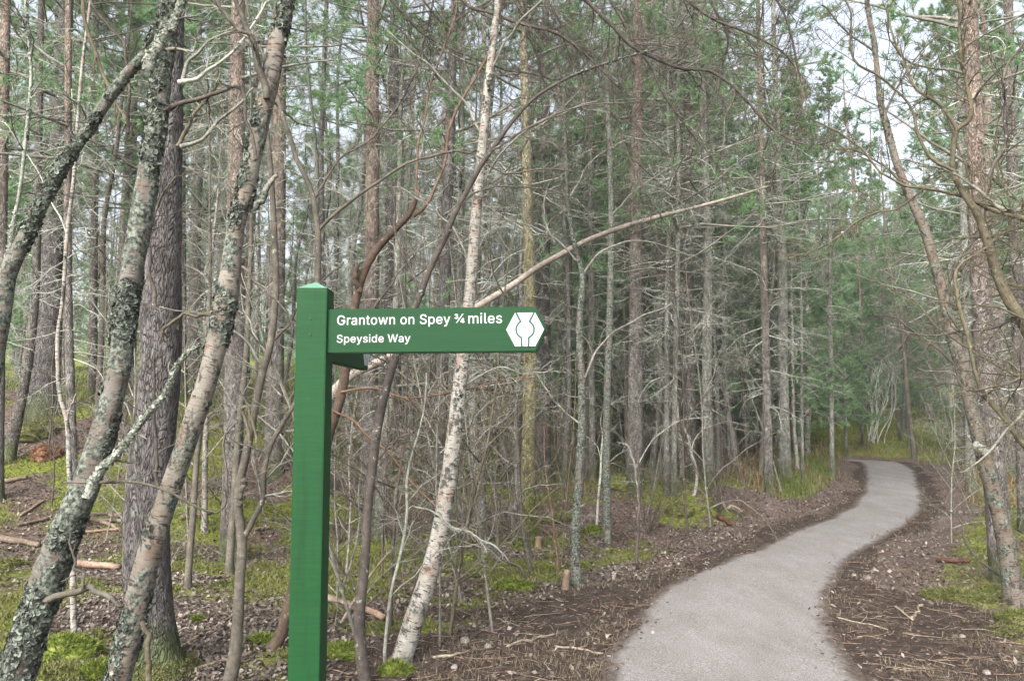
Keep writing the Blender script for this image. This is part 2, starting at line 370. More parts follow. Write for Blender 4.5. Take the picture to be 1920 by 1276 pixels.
m = NT('sign_paint_white', 0.6); m.col(m.ramp(m.noise(m.coord('Object'), 60, 5), [(0.3, (0.33, 0.36, 0.34)), (0.6, (0.43, 0.45, 0.46))])); M_white = m.m
m = NT('sign_groove_dark', 0.7); m.col((0.03, 0.075, 0.05)); M_groove = m.m
m = NT('screw_head', 0.5); m.col((0.015, 0.06, 0.03)); M_screw = m.m

# ================================================================ SETTING
def add_attr(me, name, val):
    a = me.attributes.new(name, 'FLOAT', 'POINT'); a.data.foreach_set('value', np.asarray(val, np.float32).ravel())
def masks(x, y):
    l, r = side(x, y); o = np.maximum(l, r); n = fbm(x / 1.1, y / 1.1, 0, 3, 40)
    wd = np.where(l > r, 0.35 + 1.5 * (1 - sst(6.3, 8.0, y)), 0.35 + 1.15 * (1 - sst(6.0, 8.5, y)))
    soil = 1 - sst(0.55, 1.15, o / wd + 0.9 * n)
    bank = sst(0.2, 0.7, l) * sst(10, 10.8, y) * (1 - sst(12.4, 13.4, y))
    g = np.maximum.reduce([sst(0.45, 1.1, l) * sst(12.4, 13.8, y), sst(0.9, 2.2, r) * sst(10.5, 13, y),
                           sst(-1.0, -2.2, x) * sst(10.6, 12.4, y) * 0.85, 0.34 * sst(-0.4, -1.4, x) * sst(6.5, 8.5, y), 0.24 * sst(0.4, 1.2, r), 0.25 * sst(4, 6, y) * sst(0.3, 1, l), 0.22 * sst(26, 30, y)])
    g = g * (1 - 0.7 * bank)
    mo = np.clip(0.52 + 0.80 * fbm(x / 0.75 + 7, y / 0.75, 0, 3, 51) + 0.25 * vnoise(x / 2.6, y / 2.6, 0, 60), 0, 1) * sst(0.5, 1.3, o)
    mo = mo * (1 - 0.75 * soil) + 0.08 * sst(-0.6, -2, x) * sst(5.5, 8, y) + 0.05 * sst(0.7, 1.6, r) + 0.06 * sst(6.5, 8.5, y) * (1 - sst(15, 18, y)) * sst(0.6, 1.2, l)
    return soil, g, mo
def axis(lo, hi, flo, fhi, step, grow):
    a = list(np.arange(flo, fhi, step)); s = step; x = a[-1]
    while x < hi: s *= grow; x += s; a.append(x)
    s = step; x = flo; b = []
    while x > lo: s *= grow; x -= s; b.append(x)
    return np.array(b[::-1] + a)
gx = axis(-130, 130, -7, 7.5, 0.055, 1.06); gy = axis(-14, 260, 3.0, 15, 0.05, 1.035)
X, Y = np.meshgrid(gx, gy); Z = H(X, Y)
nx, ny = len(gx), len(gy)
b = (np.arange(ny - 1)[:, None] * nx + np.arange(nx - 1)[None]).ravel()
mb = MB(); mb.add(np.stack([X, Y, Z], -1), quads=np.stack([b, b + 1, b + nx + 1, b + nx], -1))
g_ = mb.build('ground', M_ground); tag(g_, kind='structure')
s_, gr_, mo_ = masks(X, Y)
add_attr(g_.data, 'soil', s_); add_attr(g_.data, 'grass', gr_); add_attr(g_.data, 'moss', mo_)

py_ = np.concatenate([np.arange(-7.5, 3, 0.25), np.arange(3, 14, 0.06), np.arange(14, YEND - 0.4, 0.12)])
u = np.linspace(0, 1, 61)
xl = np.interp(py_, LY, LX) - 0.07 + 0.05 * fbm(py_ / 0.45, 3, 0, 3, 1); xr = np.interp(py_, RY, RX) + 0.07 + 0.05 * fbm(py_ / 0.45, 9, 0, 3, 2)
PX = xl[:, None] + (xr - xl)[:, None] * u[None]; PY = np.broadcast_to(py_[:, None], PX.shape)
ed = np.minimum(PX - xl[:, None], xr[:, None] - PX)
PZ = 0.022 * sst(0.0, 0.5, ed) - 0.005 + 0.003 * vnoise(PX / 0.2, PY / 0.2, 0, 70) + 0.006 * vnoise(PX / 0.9, PY / 0.9, 0, 71)
b = (np.arange(len(py_) - 1)[:, None] * 61 + np.arange(60)[None]).ravel()
mb = MB(); mb.add(np.stack([PX, PY, PZ], -1), quads=np.stack([b, b + 1, b + 62, b + 61], -1))
p_ = mb.build('path', M_path); tag(p_, kind='structure'); add_attr(p_.data, 'edge', 1 - np.clip(ed / 0.32, 0, 1))

# ================================================================ ground cover (uncountable)
def scatter(n, dmin, dmax, lo=-0.72, hi=0.72, power=1.0):
    d = dmin * (dmax / dmin) ** (rng.random(n) ** power)
    return (lo + (hi - lo) * rng.random(n)) * d, d
def triads(mb, base, tip, wv, rnd, mat=0):
    """one slender triangle each: base -> tip, wv half-width vector"""
    v = np.stack([base - wv, base + wv, tip], 1); n = len(v)
    mb.add(v, tris=np.arange(n * 3), mat=mat, rnd=np.repeat(rnd, 3), smooth=False)
def blades(mb, x, y, z, L, W, lean, rnd, mat=0):
    n = len(x); a = rng.random(n) * 2 * PI; dr = np.stack([np.cos(a), np.sin(a), np.zeros(n)], 1)
    sd = np.stack([-np.sin(a), np.cos(a), np.zeros(n)], 1)
    p0 = np.stack([x, y, z - 0.005], 1)
    mid = p0 + dr * (L * lean * 0.3)[:, None] + np.array([0, 0, 1]) * (L * 0.62)[:, None]
    tip = p0 + dr * (L * lean)[:, None] + np.array([0, 0, 1]) * (L * (1 - 0.45 * lean))[:, None]
    w_ = W[:, None]
    v = np.stack([p0 - sd * w_, p0 + sd * w_, mid + sd * w_ * 0.7, mid - sd * w_ * 0.7, tip], 1)
    k = np.arange(n)[:, None] * 5
    mb.add(v, tris=(k + np.array([[3, 2, 4]])), quads=(k + np.array([[0, 1, 2, 3]])), mat=mat, rnd=np.repeat(rnd, 5), smooth=False)

# fallen leaves
x, y = scatter(190000, 3.6, 20, power=1.0)
s_, gr_, mo_ = masks(x, y); l_, r_ = side(x, y); o_ = np.maximum(l_, r_)
keep = (o_ > -0.22 - 3 * (rng.random(len(x)) < 0.02)) & (rng.random(len(x)) < np.clip(1.0 - 0.95 * s_ - 0.75 * gr_ - 0.9 * np.clip(mo_ * 2 - 0.7, 0, 1), 0.02, 1)) & ((r_ < 0) | (rng.random(len(x)) < 0.3))
x, y = x[keep], y[keep]; n = len(x)
c = np.stack([x, y, H(x, y) + 0.006 + 0.012 * rng.random(n)], 1)
a = rng.random(n) * 2 * PI; tl = rng.normal(0, 0.45, n); L = 0.011 + 0.016 * rng.random(n)
ex = np.stack([np.cos(a), np.sin(a), tl], 1); ey = np.stack([-np.sin(a), np.cos(a), rng.normal(0, 0.45, n)], 1)
v = np.stack([c - ex * L[:, None], c + ey * L[:, None] * 0.55, c + ex * L[:, None], c - ey * L[:, None] * 0.55 + np.array([0, 0, 0.004])], 1)
mb = MB(); k = np.arange(n)[:, None] * 4
mb.add(v, tris=np.concatenate([k + [[0, 1, 2]], k + [[0, 2, 3]]]), rnd=np.repeat(rng.random(n), 4), smooth=False)
tag(mb.build('fallen_leaves', M_leaf), kind='stuff', label='pale brown dead leaves lying over the forest floor', cat='leaf litter')

# moss shoots
x, y = scatter(330000, 3.6, 17, power=0.95)
s_, gr_, mo_ = masks(x, y)
mm = mo_ + 0.45 * fbm(x / 0.16, y / 0.16, 0, 2, 77)
keep = mm > 0.46
x, y, mm = x[keep], y[keep], mm[keep]; n = len(x)
hh = 0.012 + 0.03 * np.clip(mm - 0.5, 0, 1)
b0 = np.stack([x, y, H(x, y) - 0.004 + np.clip(mm - 0.5, 0, 0.5) * 0.10], 1)
tip = b0 + rng.normal(0, 1, (n, 3)) * np.array([0.010, 0.010, 0.004]) + np.array([0, 0, 1]) * (hh * (0.6 + 0.8 * rng.random(n)))[:, None]
aa = rng.random(n) * PI; wv = np.stack([np.cos(aa), np.sin(aa), 0 * aa], 1) * (0.0035 + 0.0006 * y)[:, None]
mb = MB(); triads(mb, b0, tip, wv, np.clip(0.25 + 0.35 * fbm(x / 0.5, y / 0.5, 0, 2, 5) + 0.5 * rng.random(n), 0, 1))
tag(mb.build('moss', M_mossY), kind='stuff', label='dull yellow green moss spread over the woodland floor', cat='moss')

# grass
x, y = scatter(230000, 6.5, 40, power=0.9)
s_, gr_, mo_ = masks(x, y); l_, r_ = side(x, y); o_ = np.maximum(l_, r_)
clump = fbm(x / 0.35, y / 0.35, 0, 2, 88)
keep = (o_ > 0.25) & (gr_ > 0.25 + 0.4 * rng.random(len(x))) & (clump + 0.8 * rng.random(len(x)) > 0.12)
x, y, clump = x[keep], y[keep], clump[keep]; n = len(x)
mb = MB()
blades(mb, x, y, H(x, y), (0.05 + 0.13 * rng.random(n)) * (1 + 0.7 * clump) * np.where((y < 11) & (x < 0), 0.45, 1.0), 0.0022 + 0.00033 * y, 0.25 + 0.7 * rng.random(n),
       np.clip(0.5 * rng.random(n) + 0.30 + 0.35 * vnoise(x / 2.2, y / 2.2, 0, 30), 0, 1))
tag(mb.build('grass', M_grass), kind='stuff', label='yellow green grass and bilberry growing under the trees', cat='grass')
# dry grass and needles along the path verge and bank
x, y = scatter(90000, 3.7, 26, -0.62, 0.72)
l_, r_ = side(x, y); o_ = np.maximum(l_, r_); cl = fbm(x / 0.4, y / 0.4, 0, 3, 99)
keep = (o_ > 0.0) & (o_ < 3.4) & (cl + 0.35 * rng.random(len(x)) > 0.26)
x, y = x[keep], y[keep]; n = len(x); mb = MB()
blades(mb, x, y, H(x, y) + 0.003, 0.02 + 0.05 * rng.random(n), 0.0006 + 0.0002 * y, 0.9 + 1.0 * rng.random(n), rng.random(n))
tag(mb.build('dry_grass', M_dry), kind='stuff', label='short straw coloured dead grass along the path verge', cat='dry grass')
x, y = scatter(60000, 11, 42, -0.3, 0.75)
l_, r_ = side(x, y); o_ = np.maximum(l_, r_); cl = fbm(x / 0.8, y / 0.8, 0, 3, 101)
keep = (o_ > 0.45) & (cl > np.where(y < 26, 0.26, 0.12)); x, y, cl = x[keep], y[keep], cl[keep]; n = len(x); mb = MB()
blades(mb, x, y, H(x, y), (0.10 + 0.22 * rng.random(n)) * (0.5 + 1.6 * cl), 0.002 + 0.0003 * y, 0.3 + 0.9 * rng.random(n), rng.random(n))
tag(mb.build('dead_bracken', M_dryB), kind='stuff', label='brown dead bracken and heather tufts on the bank and beyond the bend', cat='bracken')
# twig debris
x, y = scatter(8500, 3.7, 18, -0.66, 0.70)
l_, r_ = side(x, y); o_ = np.maximum(l_, r_)
keep = ((o_ > -0.05) & (rng.random(len(x)) < 0.75)) | (rng.random(len(x)) < 0.03)
x, y = x[keep], y[keep]; n = len(x)
def ground_lines(x, y, L, k=6, wig=0.35, lift=0.006):
    n = len(x); a = rng.random(n) * 2 * PI; P = np.zeros((n, k, 3)); P[:, 0, 0] = x; P[:, 0, 1] = y
    for i in range(1, k):
        a = a + rng.normal(0, wig, n)
        P[:, i, 0] = P[:, i - 1, 0] + np.cos(a) * L / (k - 1); P[:, i, 1] = P[:, i - 1, 1] + np.sin(a) * L / (k - 1)
    P[:, :, 2] = H(P[:, :, 0], P[:, :, 1]) + lift + 0.015 * rng.random((n, 1)) * np.linspace(0, 1, k)
    return P
L = 0.04 + 0.30 * rng.random(n) ** 2.6
P = ground_lines(x, y, L); r = (0.0011 + 0.0032 * rng.random(n) ** 2)[:, None] * np.linspace(1, 0.4, 6)
hf = n // 9; mb = MB(); mb.tubes(P[:hf], r[:hf], 4, 0); mb.tubes(P[hf:], r[hf:], 4, 1)
tag(mb.build('twig_debris', [M_pale, M_logD]), kind='stuff', label='small broken twigs and roots littering the bare soil', cat='twig litter')
# pebbles
x, y = scatter(1500, 3.7, 14, -0.25, 0.66)
l_, r_ = side(x, y); o_ = np.maximum(l_, r_)
keep = (o_ > 0.02) & (o_ < 2.0); x, y = x[keep], y[keep]; n = len(x)
bm_v = np.array([(1, 0, 0), (-1, 0, 0), (0, 1, 0), (0, -1, 0), (0, 0, 1), (0, 0, -1), (.7, .7, .3), (-.7, .7, .3), (.7, -.7, .3), (-.7, -.7, .3)], float)
def ico(sub=2):
    import bmesh
    bm = bmesh.new(); bmesh.ops.create_icosphere(bm, subdivisions=sub, radius=1)
    v = np.array([q.co[:] for q in bm.verts]); f = np.array([[w_.index for w_ in q.verts] for q in bm.faces]); bm.free(); return v, f
IV, IF = ico(1)
sz = (0.003 + 0.009 * rng.random(n) ** 5)[:, None, None]
v = IV[None] * sz * (0.7 + 0.6 * rng.random((n, 1, 3))) * np.array([1, 1, 0.6]) * (1 + 0.15 * rng.normal(0, 1, (n, len(IV), 1)))
v = v + np.stack([x, y, H(x, y) + 0.003], 1)[:, None]
mb = MB(); mb.add(v, tris=(IF[None] + (np.arange(n) * len(IV))[:, None, None]), rnd=np.repeat(rng.random(n), len(IV)))
tag(mb.build('pebbles', M_stone), kind='stuff', label='small stones scattered in the dark soil beside the path', cat='pebbles')

x, y = scatter(26000, 3.6, 13, -0.5, 0.68)
s_, gr_, mo_ = masks(x, y); l_, r_ = side(x, y); o_ = np.maximum(l_, r_)
keep = (o_ > -0.03) & (s_ + 0.5 * fbm(x / 0.3, y / 0.3, 0, 2, 8) > 0.45); x, y = x[keep], y[keep]; n = len(x)
sz = (0.003 + 0.014 * rng.random(n) ** 3)[:, None, None]
v = IV[None] * sz * (0.6 + 0.7 * rng.random((n, 1, 3))) * np.array([1, 1, 0.7]) * (1 + 0.28 * rng.normal(0, 1, (n, len(IV), 1))) + np.stack([x, y, H(x, y)], 1)[:, None]
mb = MB(); mb.add(v, tris=(IF[None] + (np.arange(n) * len(IV))[:, None, None]), rnd=np.repeat(rng.random(n), len(IV)), smooth=False)
tag(mb.build('soil_crumbs', leafy('soil_crumbs', [(0.2, (0.028, 0.020, 0.016)), (0.6, (0.065, 0.048, 0.038)), (0.95, (0.14, 0.11, 0.09))], 0.0, 0.95, 4.0)), kind='stuff', label='dark crumbly soil along both sides of the path', cat='soil')

# ================================================================ branching
def grow(P, Rr, m, t0=0.2, t1=0.97, ang=(0.6, 1.1), lf=0.45, rf=0.5, k=6, up=0.0, wig=0.18, tipr=0.3, labs=None, taper=0.55):
    """m children on each of the N lines"""
    N, K, _ = P.shape
    t = t0 + (t1 - t0) * (np.arange(m)[None] + rng.random((N, m))) / m
    f = t * (K - 1); i = np.minimum(f.astype(int), K - 2); fr = (f - i)[..., None]
    ar = np.arange(N)[:, None]
    p0 = P[ar, i] * (1 - fr) + P[ar, i + 1] * fr; T = nrm(P[ar, i + 1] - P[ar, i])
    r0 = (Rr[ar, i] * (1 - fr[..., 0]) + Rr[ar, i + 1] * fr[..., 0])
    Lp = np.linalg.norm(np.diff(P, axis=1), axis=-1).sum(1)[:, None] if labs is None else labs
    L = Lp * lf * (1 - taper * t) * (0.55 + 0.75 * rng.random((N, m)))
    q = rng.normal(0, 1, (N, m, 3)); q = nrm(q - T * (q * T).sum(-1, keepdims=True))
    an = (ang[0] + (ang[1] - ang[0]) * rng.random((N, m)))[..., None]
    D = nrm(np.cos(an) * T + np.sin(an) * q)
    p0, D, r0, L = [z.reshape(-1, *z.shape[2:]) for z in (p0, D, r0, L)]
    out = np.zeros((len(p0), k, 3)); out[:, 0] = p0
    for j in range(1, k):
        D = nrm(D + rng.normal(0, wig, D.shape) + np.array([0, 0, up]))
        out[:, j] = out[:, j - 1] + D * (L / (k - 1))[:, None]
    rr = (r0 * rf)[:, None] * np.linspace(1, tipr, k)[None]
    return out, rr
def clampr(r, lo): return np.maximum(r, lo)

def resample(pts, n):
    pts = np.asarray(pts, float); k = len(pts)
    if k == 2: pts = np.stack([pts[0], (pts[0] + pts[1]) / 2, pts[1]]); k = 3
    q = np.concatenate([[2 * pts[0] - pts[1]], pts, [2 * pts[-1] - pts[-2]]])
    d = np.concatenate([[0], np.cumsum(np.linalg.norm(np.diff(pts[:, :3], axis=0), axis=1))])
    s = np.linspace(0, d[-1], n); i = np.clip(np.searchsorted(d, s, 'right') - 1, 0, k - 2)
    t = ((s - d[i]) / (d[i + 1] - d[i]))[:, None]
    a, b_, c_, e = q[i], q[i + 1], q[i + 2], q[i + 3]
    return 0.5 * ((2 * b_) + (-a + c_) * t + (2 * a - 5 * b_ + 4 * c_ - e) * t ** 2 + (-a + 3 * b_ - 3 * c_ + e) * t ** 3)
def stem(pts, d, n=30, foot=False, top=0.0, toptaper=0.3, wig=0.0, flare=0.0):
    """pts (px, py, width px[, depth]) listed from the foot up -> P (n,3), R (n)"""
    a = []
    for q in pts:
        dd = q[3] if len(q) > 3 else d
        a.append([*at(q[0], q[1], dd), q[2] * dd / F / 2])
    a = np.array(a)
    if foot:
        zg = float(H(a[0, 0], a[0, 1])) - 0.12
        if a[0, 2] > zg + 0.02:
            dr = a[0, :3] - a[1, :3]; dr = dr / abs(dr[2]) if abs(dr[2]) > 1e-3 else np.array([0, 0, -1.]); dr[:2] = np.clip(dr[:2], -0.5, 0.5)
            e = a[0, :3] + dr * (a[0, 2] - zg); a = np.concatenate([[[*e, a[0, 3] * 1.12]], a])
    if top:
        dr = nrm(a[-1, :3] - a[-2, :3]); dr = nrm(dr * 0.7 + np.array([0, 0, 0.6]))
        a = np.concatenate([a, [[*(a[-1, :3] + dr * top * 0.5), a[-1, 3] * (1 + toptaper) / 2], [*(a[-1, :3] + dr * top + np.array([0.1, 0.1, 0])), a[-1, 3] * toptaper]]])
    q = resample(a, n); P, Rr = q[:, :3], np.maximum(q[:, 3], 0.0015)
    if wig: P[1:-1] += wig * np.stack([vnoise(np.arange(n) * 0.37, 5, i, int(a[0, 0] * 100) % 97) for i in range(3)], 1)[1:-1]
    if flare:
        s = np.linalg.norm(P - P[0], axis=1); Rr = Rr * (1 + flare * np.exp(-s / 0.22))
    return P, Rr
def cap_end(P, Rr):
    return np.concatenate([P, [P[-1] + (P[-1] - P[-2]) * 0.05]]), np.concatenate([Rr, [0.0005]])

# ---------------------------------------------------------------- crown meshes shared by many trees
def needles(mb, P, per, L=0.075, W=0.006, t0=0.15, spread=0.75, mat=1):
    N, K, _ = P.shape; m = per
    t = t0 + (1 - t0) * rng.random((N, m)); f = t * (K - 1); i = np.minimum(f.astype(int), K - 2); fr = (f - i)[..., None]
    ar = np.arange(N)[:, None]
    p = (P[ar, i] * (1 - fr) + P[ar, i + 1] * fr).reshape(-1, 3); T = nrm(P[ar, i + 1] - P[ar, i]).reshape(-1, 3)
    D = nrm(T * 0.75 + rng.normal(0, spread, p.shape) + np.array([0, 0, 0.15]))
    n = len(p); tip = p + D * (L * (0.6 + 0.7 * rng.random(n)))[:, None]
    wv = nrm(np.cross(D, rng.normal(0, 1, (n, 3)))) * W
    triads(mb, p, tip, wv, np.clip(np.repeat(rng.random(N), m) * 0.55 + 0.45 * rng.random(n), 0, 1), mat)
def pine_crown(h, r0, nb, sub, nper, shape=0.8, ndl_from=0.35, dens=1.0, needle=(0.075, 0.006), droop=0.0):
    """needled crown; z=0 is its lowest branch"""
    z = np.sort(h * rng.random(nb) ** 1.05) * 0.97; az = np.arange(nb) * 2.4 + rng.normal(0, .4, nb)
    L = r0 * np.clip(1 - z / h, 0.06, 1) ** shape * (0.55 + 0.6 * rng.random(nb))
    el = 0.15 + 0.75 * z / h + rng.normal(0, 0.15, nb) - droop
    D = np.stack([np.cos(az) * np.cos(el), np.sin(az) * np.cos(el), np.sin(el)], 1)
    k = 7; P = np.zeros((nb, k, 3)); P[:, 0, 2] = z
    for j in range(1, k):
        D = nrm(D + rng.normal(0, 0.13, D.shape) + np.array([0, 0, 0.05 if j > 2 else -0.06]))
        P[:, j] = P[:, j - 1] + D * (L / (k - 1))[:, None]
    Rr = (0.006 + 0.009 * L)[:, None] * np.linspace(1, 0.25, k)
    mb = MB(); mb.tubes(P, Rr, 4, 0)
    c1, r1 = grow(P, Rr, sub, ndl_from, 1.0, (0.5, 1.1), 0.38, 0.5, 5, 0.06, 0.16)
    c2, r2 = grow(c1, r1, 3, 0.3, 1.0, (0.4, 0.9), 0.5, 0.6, 4, 0.1, 0.15)
    mb.tubes(c1, clampr(r1, 0.002), 3, 0); mb.tubes(c2, clampr(r2, 0.0015), 3, 0)
    needles(mb, c1, int(nper * 1.2 * dens), needle[0], needle[1], 0.4); needles(mb, c2, int(nper * dens), needle[0], needle[1])
    tp = np.zeros((1, 5, 3)); tp[0, :, 2] = np.linspace(h * 0.8, h, 5); needles(mb, tp, 60, needle[0], needle[1], 0)
    return mb
def dead_whorls(h, n1, L0, seed_lean=0.0, k=7):
    """dead lower pine boughs from z=0..h"""
    z = h * rng.random(n1); az = rng.random(n1) * 2 * PI; el = rng.normal(-0.02, 0.28, n1)
    L = L0 * (0.25 + 0.9 * rng.random(n1)) * (0.65 + 0.5 * z / h)
    D = np.stack([np.cos(az) * np.cos(el), np.sin(az) * np.cos(el), np.sin(el)], 1); P = np.zeros((n1, k, 3)); P[:, 0, 2] = z
    for j in range(1, k):
        D = nrm(D + rng.normal(0, 0.2, D.shape) + np.array([0, 0, -0.05])); P[:, j] = P[:, j - 1] + D * (L / (k - 1))[:, None]
    Rr = (0.0045 + 0.005 * L)[:, None] * np.linspace(1, 0.3, k)
    c1, r1 = grow(P, Rr, 6, 0.25, 1, (0.5, 1.2), 0.42, 0.55, 5, -0.03, 0.25)
    c2, r2 = grow(c1, r1, 4, 0.2, 1, (0.5, 1.2), 0.5, 0.6, 4, 0, 0.3)
    return [(P, Rr), (c1, clampr(r1, 0.0018)), (c2, clampr(r2, 0.0013))]
def bare_crown(h, spread, n1, m2=7, m3=5, up=0.10, rad=0.012, tw=0.0013, el0=0.5):
    z = h * (0.05 + 0.9 * rng.random(n1)); az = rng.random(n1) * 2 * PI; el = el0 + rng.normal(0, 0.22, n1)
    L = spread * (0.5 + 0.7 * rng.random(n1)) * (1.15 - 0.6 * z / h)
    D = np.stack([np.cos(az) * np.cos(el), np.sin(az) * np.cos(el), np.sin(el)], 1); k = 8
    P = np.zeros((n1, k, 3)); P[:, 0, 2] = z
    for j in range(1, k):
        D = nrm(D + rng.normal(0, 0.16, D.shape) + np.array([0, 0, up * (0.3 if j < 4 else -0.6)])); P[:, j] = P[:, j - 1] + D * (L / (k - 1))[:, None]
    Rr = (rad * (0.5 + 0.5 * L / spread))[:, None] * np.linspace(1, 0.25, k)
    mb = MB(); c1, r1 = grow(P, Rr, m2, 0.15, 1, (0.5, 1.1), 0.5, 0.55, 6, 0.02, 0.2)
    c2, r2 = grow(c1, r1, m3, 0.15, 1, (0.5, 1.1), 0.5, 0.6, 5, -0.02, 0.22)
    mb.tubes(P, Rr, 5, 0); mb.tubes(c1, clampr(r1, tw * 1.4), 3, 0); mb.tubes(c2, clampr(r2, tw), 3, 0)
    return mb

NEED = (0.085, 0.0050)
CROWNS = []          # (mesh height, mesh) : tall pines
for i in range(5):
    mb = pine_crown(7.5, 2.4, 56, 8, 36, 0.6, 0.25, needle=NEED)
    CROWNS.append(mb.build('crown', [M_twigG, M_ndl if i % 2 else M_ndlD], link=False))
SPARSE = []
for i in range(2):
    mb = pine_crown(7.5, 2.0, 30, 6, 16, 0.6, 0.45, needle=NEED)
    SPARSE.append(mb.build('crown', [M_twigG, M_ndl], link=False))
YOUNG = []           # young pines, needled nearly to the ground
for i in range(4):
    mb = pine_crown(4.8, 1.25, 70, 7, 24, 0.75, 0.3, needle=NEED)
    YOUNG.append(mb.build('crown', [M_twigG, M_ndl], link=False))
DEADS = []           # dead lower boughs, 5 m tall stack
for i in range(6):
    mb = MB(); [mb.tubes(p, r, 4 if j == 0 else 3) for j, (p, r) in enumerate(dead_whorls(5.2, 46, 1.3))]
    DEADS.append(mb.build('dead_bough_tier', [M_twigP], link=False))
BARES = []
for i in range(6):
    mb = bare_crown(5.5, 1.9, 22, 8, 6)
    BARES.append(mb.build('crown', [(M_twigG, M_twigD, M_twigG)[i % 3]], link=False))
SHRUBS = []
for i in range(5):
    mb = bare_crown(2.0, 0.85, 13, 6, 5, 0.1, 0.006, 0.0013, 0.75)
    s0 = np.array([[[0, 0, 0], [0.02, 0.01, 0.6], [-.02, .03, 1.2], [0.03, 0, 2.0]]]); mb.tubes(resample(np.concatenate([s0[0], [[0.02, 0, 2.5]]]), 8)[None], np.linspace(0.011, 0.002, 8)[None], 5)
    SHRUBS.append(mb.build('crown', [(M_twigG, M_twigD, M_twigG, M_twigO, M_twigD)[i]], link=False))
WHIPS = []
for i in range(3):
    mb = MB(); n = 9; a = rng.random(n) * 2 * PI; P = np.zeros((n, 8, 3)); D = nrm(np.stack([np.cos(a) * 0.35, np.sin(a) * 0.35, np.ones(n)], 1))
    for j in range(1, 8):
        D = nrm(D + rng.normal(0, 0.12, D.shape)); P[:, j] = P[:, j - 1] + D * (0.2 + 0.12 * rng.random(n))[:, None]
    Rr = np.linspace(0.011, 0.003, 8)[None] * np.ones((n, 1)); mb.tubes(P, Rr, 4)
    c1, r1 = grow(P, Rr, 7, 0.25, 1, (0.4, 1.0), 0.35, 0.5, 6, 0.03, 0.2); mb.tubes(c1, r1, 3)
    c2, r2 = grow(c1, r1, 4, 0.2, 1, (0.4, 1.0), 0.5, 0.6, 5, 0.03, 0.2); mb.tubes(c2, clampr(r2, 0.001), 3)
    WHIPS.append(mb.build('crown', [(M_twigG, M_twigD, M_twigO)[i]], link=False))

def lichen_part(P, Rr, parent, loc, n, thr=0.0, size=(0.006, 0.018), mat=None, seed=0, t=(0, 1)):
    K = len(P); f = (t[0] + (t[1] - t[0]) * rng.random(n)) * (K - 1); i = np.minimum(f.astype(int), K - 2); fr = (f - i)[:, None]
    p = P[i] * (1 - fr) + P[i + 1] * fr; T = nrm(P[i + 1] - P[i]); r = Rr[i] * (1 - fr[:, 0]) + Rr[i + 1] * fr[:, 0]
    q = rng.normal(0, 1, (n, 3)); N_ = nrm(q - T * (q * T).sum(-1, keepdims=True)); s = p + N_ * r[:, None]
    k = fbm(s[:, 0] * 6, s[:, 1] * 6, s[:, 2] * 4, 3, 31 + seed) > thr
    s, N_, T = s[k], N_[k], T[k]; n = len(s)
    nn = nrm(N_ + rng.normal(0, 0.32, N_.shape)); e1 = nrm(np.cross(nn, T)); e2 = np.cross(nn, e1)
    sz = size[0] + (size[1] - size[0]) * rng.random(n) ** 1.6; c = s + N_ * (0.12 * sz[:, None])
    m_ = 6; a = np.arange(m_) * 2 * PI / m_; rr = sz[:, None] * (0.5 + 0.8 * rng.random((n, m_)))
    ring = c[:, None] + rr[..., None] * (np.cos(a)[None, :, None] * e1[:, None] + np.sin(a)[None, :, None] * e2[:, None]) + nn[:, None] * (rng.random((n, m_)) * 0.4 * sz[:, None])[..., None]
    v = np.concatenate([c[:, None], ring], 1)
    tr = np.array([[0, 1 + j, 1 + (j + 1) % m_] for j in range(m_)])
    mb = MB(); mb.add(v, tris=tr[None] + (np.arange(n) * (m_ + 1))[:, None, None], rnd=np.repeat(rng.random(n), m_ + 1), smooth=False)
    return mb.build('lichen', mat or M_lich, parent, loc)

def branch(parent, loc, pts, d, mat, twigs=None, lv=2, name='branch', n=22, tmat=None, sides=7, m1=9, m2=5, lf=0.35, up=0.0, wig=0.012, t0=0.2, tw=0.0013, ang=(0.5, 1.1), lichen=0, top=0.0):
    P, Rr = stem(pts, d, n, wig=wig, top=top); Rr = Rr * 0.74
    mb = MB(); mb.tubes(*[q[None] for q in cap_end(P, Rr)], sides, 0, 0.25, 3)
    if lv >= 1:
        c1, r1 = grow(P[None], Rr[None], m1, t0, 1, ang, lf, 0.45, 7, up, 0.2); mb.tubes(c1, clampr(r1, tw * 1.5), 4, 1)
        if lv >= 2:
            c2, r2 = grow(c1, r1, m2, 0.15, 1, ang, 0.5, 0.6, 5, up, 0.24); mb.tubes(c2, clampr(r2, tw), 3, 1)
            if lv >= 3:
                c3, r3 = grow(c2, r2, 3, 0.2, 1, ang, 0.5, 0.7, 4, up, 0.24); mb.tubes(c3, clampr(r3, tw * 0.8), 3, 1)
    o = mb.build(name, [mat, tmat or mat], parent, loc)
    if lichen: lichen_part(P, Rr, o, loc, lichen, -0.05, (0.003, 0.009), M_lichP)
    return P, Rr, o

